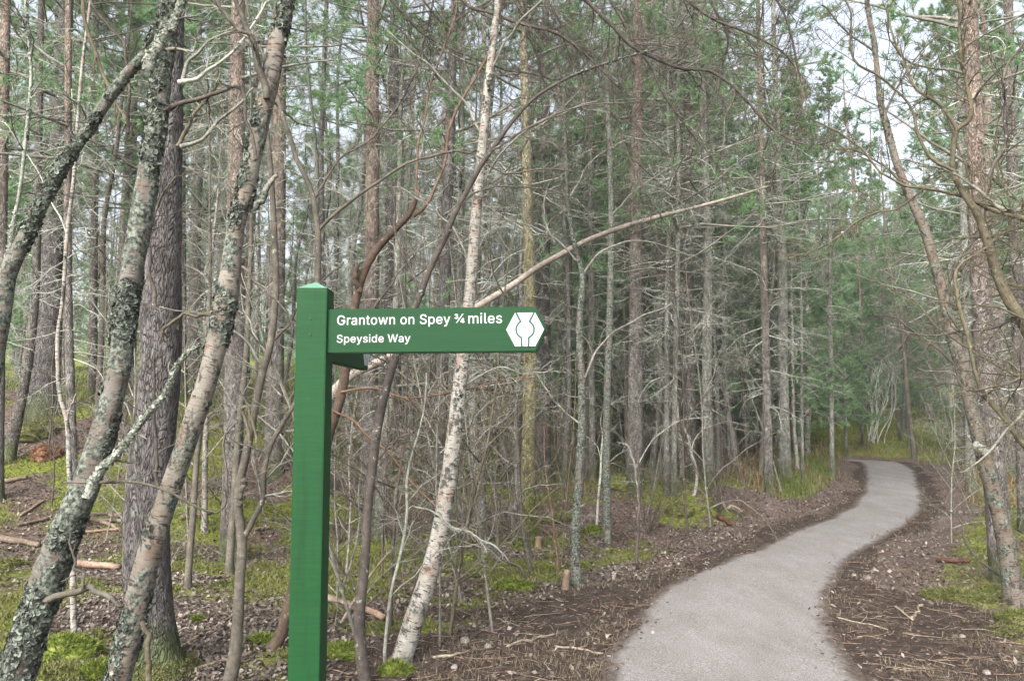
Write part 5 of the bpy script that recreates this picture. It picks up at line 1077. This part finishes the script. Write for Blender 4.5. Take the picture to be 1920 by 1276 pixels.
# --- small solid things on the ground
def stump(lab, px, py, wpx, hpx, mat, name='stump', tilt=0.1):
    g = ground_px(px, py); d = g[1]; R0 = wpx * d / F / 2; h = hpx * d / F
    zz = np.linspace(-0.08, h, 9); P = np.stack([g[0] + zz * tilt, np.full(9, d), g[2] + zz], 1)
    Rr = R0 * np.interp(zz, [-0.08, 0, h * 0.5, h], [1.5, 1.3, 1, 0.95]); P = np.concatenate([P, P[-1:] + [0, 0, 0.002]]); Rr = np.append(Rr, 0.001)
    mb = MB(); mb.tubes(P[None], Rr[None], 16, 0, 0.4, px)
    return tag(mb.build(name, mat), lab, 'stump')
stump('little cut dark stump beside the mossy foot of the lichened tree', 1060, 1104, 12, 34, M_logD)
stump('short mossy dark stump right of the yellow trunk', 1008, 1030, 12, 24, M_logD)
def rock_lump(name, lab, cat, px, py, wpx, hpx, mat, seed, shoots=None, depth=0.9, sub=4):
    g = ground_px(px, py); d = g[1]; a = wpx * d / F / 2; h = hpx * d / F
    v, f = ico(sub); n = 1 + 0.35 * fbm(v[:, 0] * 1.6 + seed, v[:, 1] * 1.6, v[:, 2] * 1.6, 3, seed) + 0.12 * fbm(v[:, 0] * 6, v[:, 1] * 6, v[:, 2] * 6, 2, seed)
    v = v * n[:, None] * np.array([a, a * depth, h]); mb = MB(); mb.add(v, tris=f, rnd=rng.random(len(v)))
    mats = [mat]
    if shoots:
        k = v[:, 2] > -0.2 * h; b_ = np.repeat(v[k], shoots, 0) + rng.normal(0, a * 0.05, (k.sum() * shoots, 3)); nn = nrm(b_)
        m_ = len(b_); aa = rng.random(m_) * 6.28
        triads(mb, b_ - nn * 0.008, b_ + nn * 0.010 + rng.normal(0, 0.009, (m_, 3)), np.stack([np.cos(aa), np.sin(aa), 0 * aa], 1) * (0.003 + 0.0007 * d), rng.random(m_), 0)
    o = mb.build(name, mats); o.location = (g[0], g[1], g[2] + h * 0.05); return tag(o, lab, cat)
mossy = [
 (120, 1235, 130, 50, 'wide bright green moss bed at the foot of the shaggy birch'), (190, 1270, 80, 34, 'bright moss patch between the two leaning birches'),
 (880, 1050, 78, 18, 'broad bright green moss clump behind the white birch'), (845, 1020, 56, 12, 'flat moss clump touching the white birch trunk'),
 (965, 1100, 70, 14, 'bright moss clump below the bent shrub'), (1022, 1074, 32, 18, 'round yellow green moss cushion left of the little stump'),
 (1112, 1000, 42, 20, 'rounded moss hummock behind the lichened tree'), (640, 1228, 70, 22, 'moss patch right at the foot of the green post'),
 (742, 1262, 60, 26, 'moss clump wrapped round the foot of the white birch'), (920, 1020, 40, 10, 'low moss clump among the bent shrub stems'),
 (1085, 1062, 34, 8, 'thin moss patch left of the bare bank'), (15, 1060, 60, 14, 'moss patch low at the left edge'), (1275, 962, 52, 24, 'moss covered hump on the bank above the path'),
 (370, 1164, 26, 8, 'small moss tuft on the leaf litter behind the grey pine'), (490, 1200, 60, 10, 'low moss spread left of the green post'),
 (1790, 1118, 110, 12, 'wide flat yellow moss patch at the foot of the brown birch'), (1905, 1165, 70, 24, 'moss bank at the right edge below the brown birch'), (1035, 975, 60, 10, 'yellow moss strip behind the mossy trunk'),
 (70, 812, 90, 30, 'yellow green moss mound under the pale pine at left'), (1165, 912, 70, 26, 'dark mossy hump on the eroded bank')]
for i, (px, py, wp, hp, lab) in enumerate(mossy):
    rock_lump('moss_cushion', lab, 'moss', px, py, wp, hp * 0.7, M_mossY if i in (11, 15, 16, 17, 18, 19, 12) else M_moss, 11 + i, 6 if wp < 80 else 12, 0.8)

rock_lump('fern_heap', 'rusty brown heap of dead bracken left of the shaggy birch', 'bracken', 88, 858, 54, 20, M_leafB, 61, 10)
for px, py, wp, lab in ((1628, 1085, 12, 'pale grey stone at the path edge on the right'), (1601, 1079, 9, 'small flat pale stone just left of a larger one'), (1804, 1194, 12, 'blue grey stone on the soil at lower right'), (915, 1214, 14, 'pale pink stone in the dark soil'), (872, 1203, 18, 'upright grey stone in the dark soil by the white birch'), (852, 1252, 13, 'round buff stone low in the dark soil'), (1850, 1262, 14, 'grey stone near the lower right corner')):
    rock_lump('stone', lab, 'stone', px, py, wp, wp * 0.5, M_stone, px, None, 0.8, 3)
def stick(lab, p0, p1, wpx, mat, bow=0.0, lift=0.5, name='fallen_branch', twigs=0, zup=0.0):
    a, b_ = ground_px(*p0), ground_px(*p1); r = wpx * a[1] / F / 2
    t = np.linspace(0, 1, 16)[:, None]; P = a * (1 - t) + b_ * t; P[:, 1] += bow * np.sin(t[:, 0] * PI) + 0.03 * vnoise(t[:, 0] * 6, p0[0], 0, 3)
    P[:, 2] = H(P[:, 0], P[:, 1]) * 0.5 + P[:, 2] * 0.5 + r * (0.6 + lift) + zup * np.sin(t[:, 0] * PI); Rr = r * np.linspace(1, 0.7, 16)
    P, Rr = cap_end(P, Rr); P = np.concatenate([P[:1] - (P[1] - P[0]) * 0.03, P]); Rr = np.concatenate([[0.001], Rr])
    mb = MB(); mb.tubes(P[None], Rr[None], 9, 0, 0.25, int(p0[0]))
    if twigs: c1, r1 = grow(P[None], Rr[None], twigs, 0.2, 1, (0.4, 1.0), 0.3, 0.4, 6, 0.03, 0.25); mb.tubes(c1, r1, 4, 0)
    return tag(mb.build(name, mat), lab, 'fallen branch')
for a in [
 ('thick orange brown branch end at the left edge', (-10, 1012), (72, 1030), 13, M_log), ('brown stick above the log pile, far left', (0, 908), (48, 902), 9, M_log),
 ('topmost stick of the pile behind the shaggy birch', (158, 968), (245, 966), 6, M_log), ('second stick of the pile behind the shaggy birch', (160, 980), (243, 983), 9, M_log),
 ('slanting stick lying across the pile', (190, 982), (226, 998), 8, M_log), ('lowest stick of the pile behind the shaggy birch', (125, 1002), (242, 996), 6, M_logD),
 ('pale stick between the grey pine and peeling birch', (205, 970), (250, 973), 9, M_log), ('orange stick leaning on the moss left of the shaggy birch', (40, 970), (84, 940), 6, M_log),
 ('curved reddish stick left of the pile', (30, 990), (92, 974), 7, M_log), ('dark rotten log with an orange end behind the birches', (140, 1064), (225, 1070), 14, M_logD),
 ('light brown stick right of the peeling birch', (340, 976), (395, 966), 9, M_log), ('short pale stick lying right of the forked stem', (478, 996), (506, 992), 7, M_log),
 ('yellow log in the grass right of the post', (715, 905), (775, 908), 11, M_log), ('thin pale branch in the grass behind the white birch', (718, 900), (860, 905), 4, M_pale),
 ('long red brown stick beside the forked stem at the bottom', (350, 1262), (480, 1226), 8, M_log), ('dark log lying right of the green post', (612, 1130), (720, 1165), 16, M_logD),
 ('dark stick leading to the forked stem', (320, 1232), (440, 1156), 7, M_logD), ('red brown stick on the ground at right', (1756, 1054), (1820, 1057), 8, M_rot),
 ('thin dark twig lying on the gravel path', (1582, 1030), (1610, 1028), 2, M_logD), ('pale root running through the dark soil, upper', (950, 1215), (1040, 1190), 5, M_pale),
 ('pale root running through the dark soil towards the path', (1040, 1212), (1130, 1225), 4, M_pale), ('pale stick low in the dark soil', (812, 1238), (880, 1222), 5, M_pale),
 ('pale twig beside the white birch foot, pointing at the path', (930, 1160), (975, 1175), 3, M_pale), ('pale twig lying on soil at right of the path', (1680, 1140), (1712, 1165), 4, M_pale),
 ('forked pale twig lying on soil at lower right', (1728, 1135), (1712, 1160), 4, M_pale), ('grey root curving over the soil at lower right', (1570, 1160), (1665, 1182), 3, M_pale),
 ('light brown stick slanting up right of the post', (640, 1170), (790, 1032), 5, M_pale)]:
    stick(*a, twigs=3 if a[3] < 8 else 0, zup=0.25 if 'slanting up' in a[0] else 0.0)
shrub_px('bleached_branch', 'pale bleached forked branch standing on the bank beside the rotten stump', (1375, 965), [[(1372, 972, 6), (1360, 955, 7), (1352, 930, 5)], [(1362, 952, 6), (1375, 948, 6), (1392, 958, 4)]], M_pale, lv=0)
stick('red brown rotten log end on the bank beside the path', (1345, 972), (1372, 988), 10, M_rot, name='rotten_log')
shrub_px('heather_sprig', 'small dark heather sprig at the right edge of the path', (1703, 982), [[(1703, 985, 3), (1701, 972, 2)], [(1703, 985, 3), (1708, 975, 2)]], M_twigR, m1=5, lf=0.5)

# far white dead shrub beyond the path end
g = ground_px(1642, 832, 10, 60); r = thing('dead_shrub', g, 'bleached many stemmed dead shrub beyond the end of the path', 'shrub')
for i in range(11):
    x0 = 1642 + rng.normal(0, 9); q = [(x0, 834, 2.2)]; xx = x0; dx = rng.normal(0, 6)
    for j in range(5): xx += dx + rng.normal(0, 6); q.append((xx, 834 - (j + 1) * (24 + 8 * rng.random()), 2.2 - j * 0.3))
    branch(r, g, q, g[1], M_twigP, m1=6, m2=3, lf=0.35, up=0.1, tw=0.004)

# ================================================================ SCATTERED FOREST
proto_tr = []
for i, mt in enumerate((M_pineG, M_pineR, M_pineD, M_pineL, M_pineP, M_pineR)):
    h = 13.0; zz = np.linspace(-0.3, h, 22); P = np.stack([0.10 * vnoise(zz / 3.0, i, 0, 5) * (zz > 0), 0.10 * vnoise(zz / 3.0, i, 3, 6) * (zz > 0), zz], 1)
    Rr = np.interp(zz, [-0.3, 0, 0.4, 6, h], [0.2, 0.17, 0.13, 0.10, 0.02]); mb = MB(); mb.tubes(P[None], Rr[None], 12, 0, 0.15, i); proto_tr.append(mb.build('trunk', mt, link=False))
proto_yt = []
for i, mt in enumerate((M_pineD, M_pineL)):
    zz = np.linspace(-0.2, 5.5, 12); P = np.stack([0.05 * vnoise(zz, i, 0, 5), 0.05 * vnoise(zz, i, 3, 6), zz], 1); Rr = np.interp(zz, [-0.2, 0, 5.5], [0.06, 0.045, 0.006])
    mb = MB(); mb.tubes(P[None], Rr[None], 8, 0, 0.1, i); proto_yt.append(mb.build('trunk', mt, link=False))
proto_bt = []
for i, mt in enumerate((M_birchG, M_birchW, M_stemS)):
    zz = np.linspace(-0.2, 9.0, 20); P = np.stack([0.18 * vnoise(zz / 1.8, i, 0, 5), 0.18 * vnoise(zz / 1.8, i, 3, 6), zz], 1); Rr = np.interp(zz, [-0.2, 0, 5, 9.0], [0.09, 0.062, 0.035, 0.006])
    mb = MB(); mb.tubes(P[None], Rr[None], 10, 0, 0.15, i); proto_bt.append(mb.build('trunk', mt, link=False))
proto_pole = []
for i, mt in enumerate((M_pineL, M_birchG, M_pineG)):
    zz = np.linspace(-0.2, 9.5, 22); P = np.stack([0.10 * vnoise(zz / 1.6, i, 0, 55), 0.10 * vnoise(zz / 1.6, i, 3, 56), zz], 1); Rr = np.interp(zz, [-0.2, 0, 0.3, 5, 9.5], [0.085, 0.062, 0.048, 0.034, 0.008])
    mb = MB(); mb.tubes(P[None], Rr[None], 9, 0, 0.2, i + 5); proto_pole.append(mb.build('trunk', mt, link=False))
placed = [(o.location.x, o.location.y) for o in C.objects if o.parent is None and o.type == 'EMPTY']
def ok(x, y, md, gap=0.9):
    l, r = side(x, y)
    if max(float(l), float(r)) < gap: return False
    return all((x - a) ** 2 + (y - b_) ** 2 > md * md for a, b_ in placed)
def px_of(x, y): return 960 + x / y * F / math.cos(TH) * 1.0
def sparse(px, y):          # the opening over the path
    return 1470 < px < 1740
def where(x, y):
    p = px_of(x, y)
    dist = 'close' if y < 14 else ('farther back' if y < 26 else 'far back')
    reg = ('at the left edge' if p < 60 else 'behind the leaning birches' if p < 420 else 'left of the signpost' if p < 545 else 'behind the signpost and arm' if p < 840 else 'behind the white birch' if p < 1040
           else 'behind the thin lichened tree' if p < 1160 else 'behind the earth bank' if p < 1400 else 'left of the far bend' if p < 1600 else 'beyond the end of the path' if p < 1740 else 'right of the path' if p < 1900 else 'at the right edge')
    return dist + ' ' + reg
def add_pine(x, y, s, kind):
    z = float(H(x, y)); a = rng.random() * 6.28
    i = int(rng.integers(1000))
    lab = {'tall': ('grey', 'reddish brown', 'dark', 'lichened grey', 'pinkish', 'reddish brown')[i % 6] + ' trunked tall pine ', 'young': 'bushy young green pine ',
           'bare': ('grey', 'white', 'smooth stemmed')[i % 3] + ' bare birch ', 'pole': ('lichened', 'pale', 'grey')[i % 3] + ' thin straight pole tree '}[kind] + where(x, y)
    r = thing({'tall': 'pine_tree', 'young': 'young_pine', 'bare': 'bare_birch', 'pole': 'pole_pine'}[kind], (x, y, z), lab, 'tree', {'tall': 'tall pines of the wood behind', 'young': 'young pines of the wood behind', 'bare': 'bare birches of the wood behind', 'pole': 'thin grey poles of the wood behind'}[kind])
    r.rotation_euler = (rng.normal(0, 0.02), rng.normal(0, 0.025), a)
    if kind == 'tall':
        c = obj('trunk', proto_tr[i % 6], r); w_ = 0.75 + 0.5 * rng.random(); c.scale = (w_, w_, s)
        c = obj('crown', CROWNS[i % 5], r, (0, 0, (4.4 + 0.9 * rng.normal()) * s)); c.scale = (s, s, s * 1.02); c.rotation_euler.z = a * 3
        for k in range(2):
            c = obj('dead_bough_tier', DEADS[(i + k * 2) % 6], r, (0, 0, (0.7 + 3.2 * k) * s)); c.scale = (0.95, 0.95, 0.8 * s); c.rotation_euler.z = a * (k + 2)
    elif kind == 'pole':
        c = obj('trunk', proto_pole[i % 3], r); c.scale = (s, s, 1)
        for k in range(2):
            c = obj('dead_bough_tier', DEADS[(i + k) % 6], r, (0, 0, 0.8 + 4.0 * k)); c.scale = (0.55, 0.55, 0.78); c.rotation_euler.z = a * (k + 2)
    elif kind == 'young':
        c = obj('trunk', proto_yt[i % 2], r); c.scale = (s, s, s)
        c = obj('crown', YOUNG[i % 4], r, (0, 0, 0.9 * s)); c.scale = (s, s, s)
    else:
        c = obj('trunk', proto_bt[i % 3], r); c.scale = (s, s, s)
        for k in range(2):
            c = obj('crown', BARES[(i + k) % 6], r, (0, 0, (1.6 + 3.2 * k) * s)); c.scale = (s * (1 - .2 * k),) * 3; c.rotation_euler.z = a * (k + 2)
    placed.append((x, y))
def scatter_trees(n, kind, d0, d1, lo, hi, md, smin, smax, test=None, power=1.0):
    k = tries = 0
    while k < n and tries < n * 60:
        tries += 1
        y = d0 + (d1 - d0) * rng.random() ** power; x = (lo + (hi - lo) * rng.random()) * y; p = px_of(x, y)
        if test and not test(p, y): continue
        if not ok(x, y, md): continue
        add_pine(x, y, smin + (smax - smin) * rng.random(), kind); k += 1
scatter_trees(48, 'tall', 15, 46, -0.72, 0.74, 1.25, 0.85, 1.2, lambda p, y: not (1450 < p < 1745) or (y > 34 and rng.random() < 0.35))
scatter_trees(24, 'young', 17, 50, -0.70, 0.74, 1.1, 0.7, 1.5, lambda p, y: p > 1150 or rng.random() < 0.4)
scatter_trees(24, 'young', 36, 60, 0.30, 0.60, 1.1, 1.3, 2.5)
scatter_trees(7, 'tall', 31, 52, 0.33, 0.52, 1.5, 0.95, 1.25)
scatter_trees(9, 'bare', 20, 34, 0.36, 0.55, 1.2, 0.9, 1.3)
scatter_trees(46, 'young', 30, 46, 0.22, 0.60, 0.8, 0.35, 1.0)
scatter_trees(20, 'young', 16, 32, 0.12, 0.36, 0.9, 1.0, 2.3)
scatter_trees(32, 'young', 19, 42, 0.10, 0.36, 1.1, 1.3, 2.3)
scatter_trees(7, 'young', 18, 34, -0.7, 0.1, 1.1, 1.3, 2.3)
scatter_trees(10, 'young', 16, 34, 0.56, 0.75, 1.1, 1.2, 2.2)
scatter_trees(26, 'bare', 9, 24, 0.0, 0.36, 0.8, 0.5, 0.8, lambda p, y: not (p > 1130 and y < 13))
scatter_trees(60, 'bare', 8, 34, -0.66, 0.72, 0.9, 0.6, 1.0, lambda p, y: not (1560 < p < 1690) and not (p > 1380 and y < 15) and not (1130 < p < 1500 and y < 13) and not (y < 11 and 560 > p) and (p > 560 or rng.random() < 0.5))
scatter_trees(85, 'pole', 9, 32, -0.25, 0.40, 0.5, 0.6, 1.2, lambda p, y: not (1480 < p < 1760) and not (p > 1130 and y < 13))
scatter_trees(3, 'bare', 6.5, 10, -0.64, -0.28, 0.6, 0.45, 0.65)
# understorey shrubs
def add_shrub(x, y, s, me, nm, lab, grp):
    r = obj(nm, me, None, (x, y, float(H(x, y)) - 0.02)); r.scale = (s, s, s * (0.8 + 0.5 * rng.random())); r.rotation_euler = (rng.normal(0, .12), rng.normal(0, .12), rng.random() * 6.28)
    tag(r, {'twig_grey': 'grey', 'twig_brown': 'brown', 'twig_olive': 'olive', 'twig_dark': 'dark'}.get(me.materials[0].name, 'grey') + ' ' + lab + ' ' + where(x, y), 'shrub', grp); placed.append((x, y))
def scatter_shrubs(n, meshes, nm, lab, grp, d0, d1, lo, hi, s0, s1, test=None):
    k = tries = 0
    while k < n and tries < n * 50:
        tries += 1
        y = d0 * (d1 / d0) ** rng.random(); x = (lo + (hi - lo) * rng.random()) * y
        if test and not test(px_of(x, y), y): continue
        if not ok(x, y, 0.35, 0.8): continue
        add_shrub(x, y, s0 + (s1 - s0) * rng.random(), meshes[int(rng.integers(len(meshes)))], nm, lab, grp); k += 1
scatter_shrubs(120, SHRUBS, 'twiggy_shrub', 'twiggy bare shrub', 'bare twiggy shrubs under the trees', 5.2, 26, -0.6, 0.62, 0.7, 1.4, lambda p, y: not (1480 < p < 1760) and (p > 600 or y > 7.5) and (p < 1400 or y > 9))
scatter_shrubs(16, WHIPS, 'whippy_shrub', 'clump of upright bare shoots', 'clumps of thin upright shoots', 9, 24, -0.5, 0.3, 0.5, 1.0, lambda p, y: p > 560 and p < 1400)

# far wood that closes the view, reads as one mass
mb = MB(); n = 16000
xx = rng.uniform(-75, 75, n); yy = 68 + 30 * rng.random(n); hh = 0.8 + 9.5 * rng.random(n) ** 1.5
hh = hh * (0.6 + 0.4 * (vnoise(xx / 2.5, yy / 6, 0, 12) > -0.2)); gap = (vnoise(xx / 5.0, hh / 3.0, 0, 19) + 0.5 * vnoise(xx / 1.5, hh / 1.2, 2, 29)) > -0.30
xx, yy, hh = xx[gap], yy[gap], hh[gap]; n = len(xx)
b0 = np.stack([xx, yy, H(xx, yy) + hh], 1); D = nrm(rng.normal(0, 1, (n, 3)) + np.array([0, 0, .3]))
triads(mb, b0, b0 + D * 0.9, nrm(np.cross(D, rng.normal(0, 1, (n, 3)))) * 0.22, np.clip(rng.random(n) * 0.6 + 0.4 * (vnoise(xx / 3, hh / 2, 0, 3) > 0), 0, 1), 1)
xt = np.linspace(-75, 75, 170) + rng.normal(0, .3, 170); yt = 66 + 25 * rng.random(170); P = np.stack([np.stack([xt + rng.normal(0, .2, 170), yt, H(xt, yt) + h_], 1) for h_ in (-0.5, 4, 8, 13)], 1)
mb.tubes(P, np.ones((170, 1)) * np.array([[0.17, 0.14, 0.1, 0.04]]), 6, 0)
tag(mb.build('far_woods', [M_pineD, M_ndl]), kind='stuff', label='distant green wood closing the view behind the trees', cat='woods')

# ================================================================ HAZE
bpy.ops.mesh.primitive_cube_add(size=1)
hz = bpy.context.object; hz.name = 'haze'; hz.data.name = 'haze'
x0, x1, y0, y1, z0, z1 = gx[0] - 2, gx[-1] + 2, gy[0] - 2, gy[-1] + 2, float(Z.min()) - 1.0, float(Z.max()) + 12.0
hz.location = ((x0 + x1) / 2, (y0 + y1) / 2, (z0 + z1) / 2); hz.scale = (x1 - x0, y1 - y0, z1 - z0)
hm = bpy.data.materials.new('forest_air'); hm.use_nodes = True; hm.node_tree.nodes.clear()
v_ = hm.node_tree.nodes.new('ShaderNodeVolumePrincipled'); v_.inputs['Density'].default_value = 0.0010; v_.inputs['Color'].default_value = (0.93, 0.97, 0.97, 1)
o_ = hm.node_tree.nodes.new('ShaderNodeOutputMaterial'); hm.node_tree.links.new(v_.outputs[0], o_.inputs['Volume'])
hz.data.materials.append(hm); tag(hz, 'thin pale air between the farther trees', 'haze', kind='stuff')

# ---------------------------------------------------------------- labels that would repeat are told apart from left to right
same = {}
for o in C.objects:
    if o.parent is None and o.get('label') and o.get('group'): same.setdefault(o['label'], []).append(o)
ORD = ['leftmost', 'second from left', 'third from left', 'fourth from left', 'fifth from left', 'sixth from left', 'seventh from left', 'eighth from left']
for lab, os_ in same.items():
    if 1 < len(os_) <= 8:
        os_.sort(key=lambda o: o.location.x / o.location.y)
        for k, o in enumerate(os_): o['label'] = lab + ', ' + (ORD[k] if k < len(os_) - 1 or k == 0 else 'rightmost')
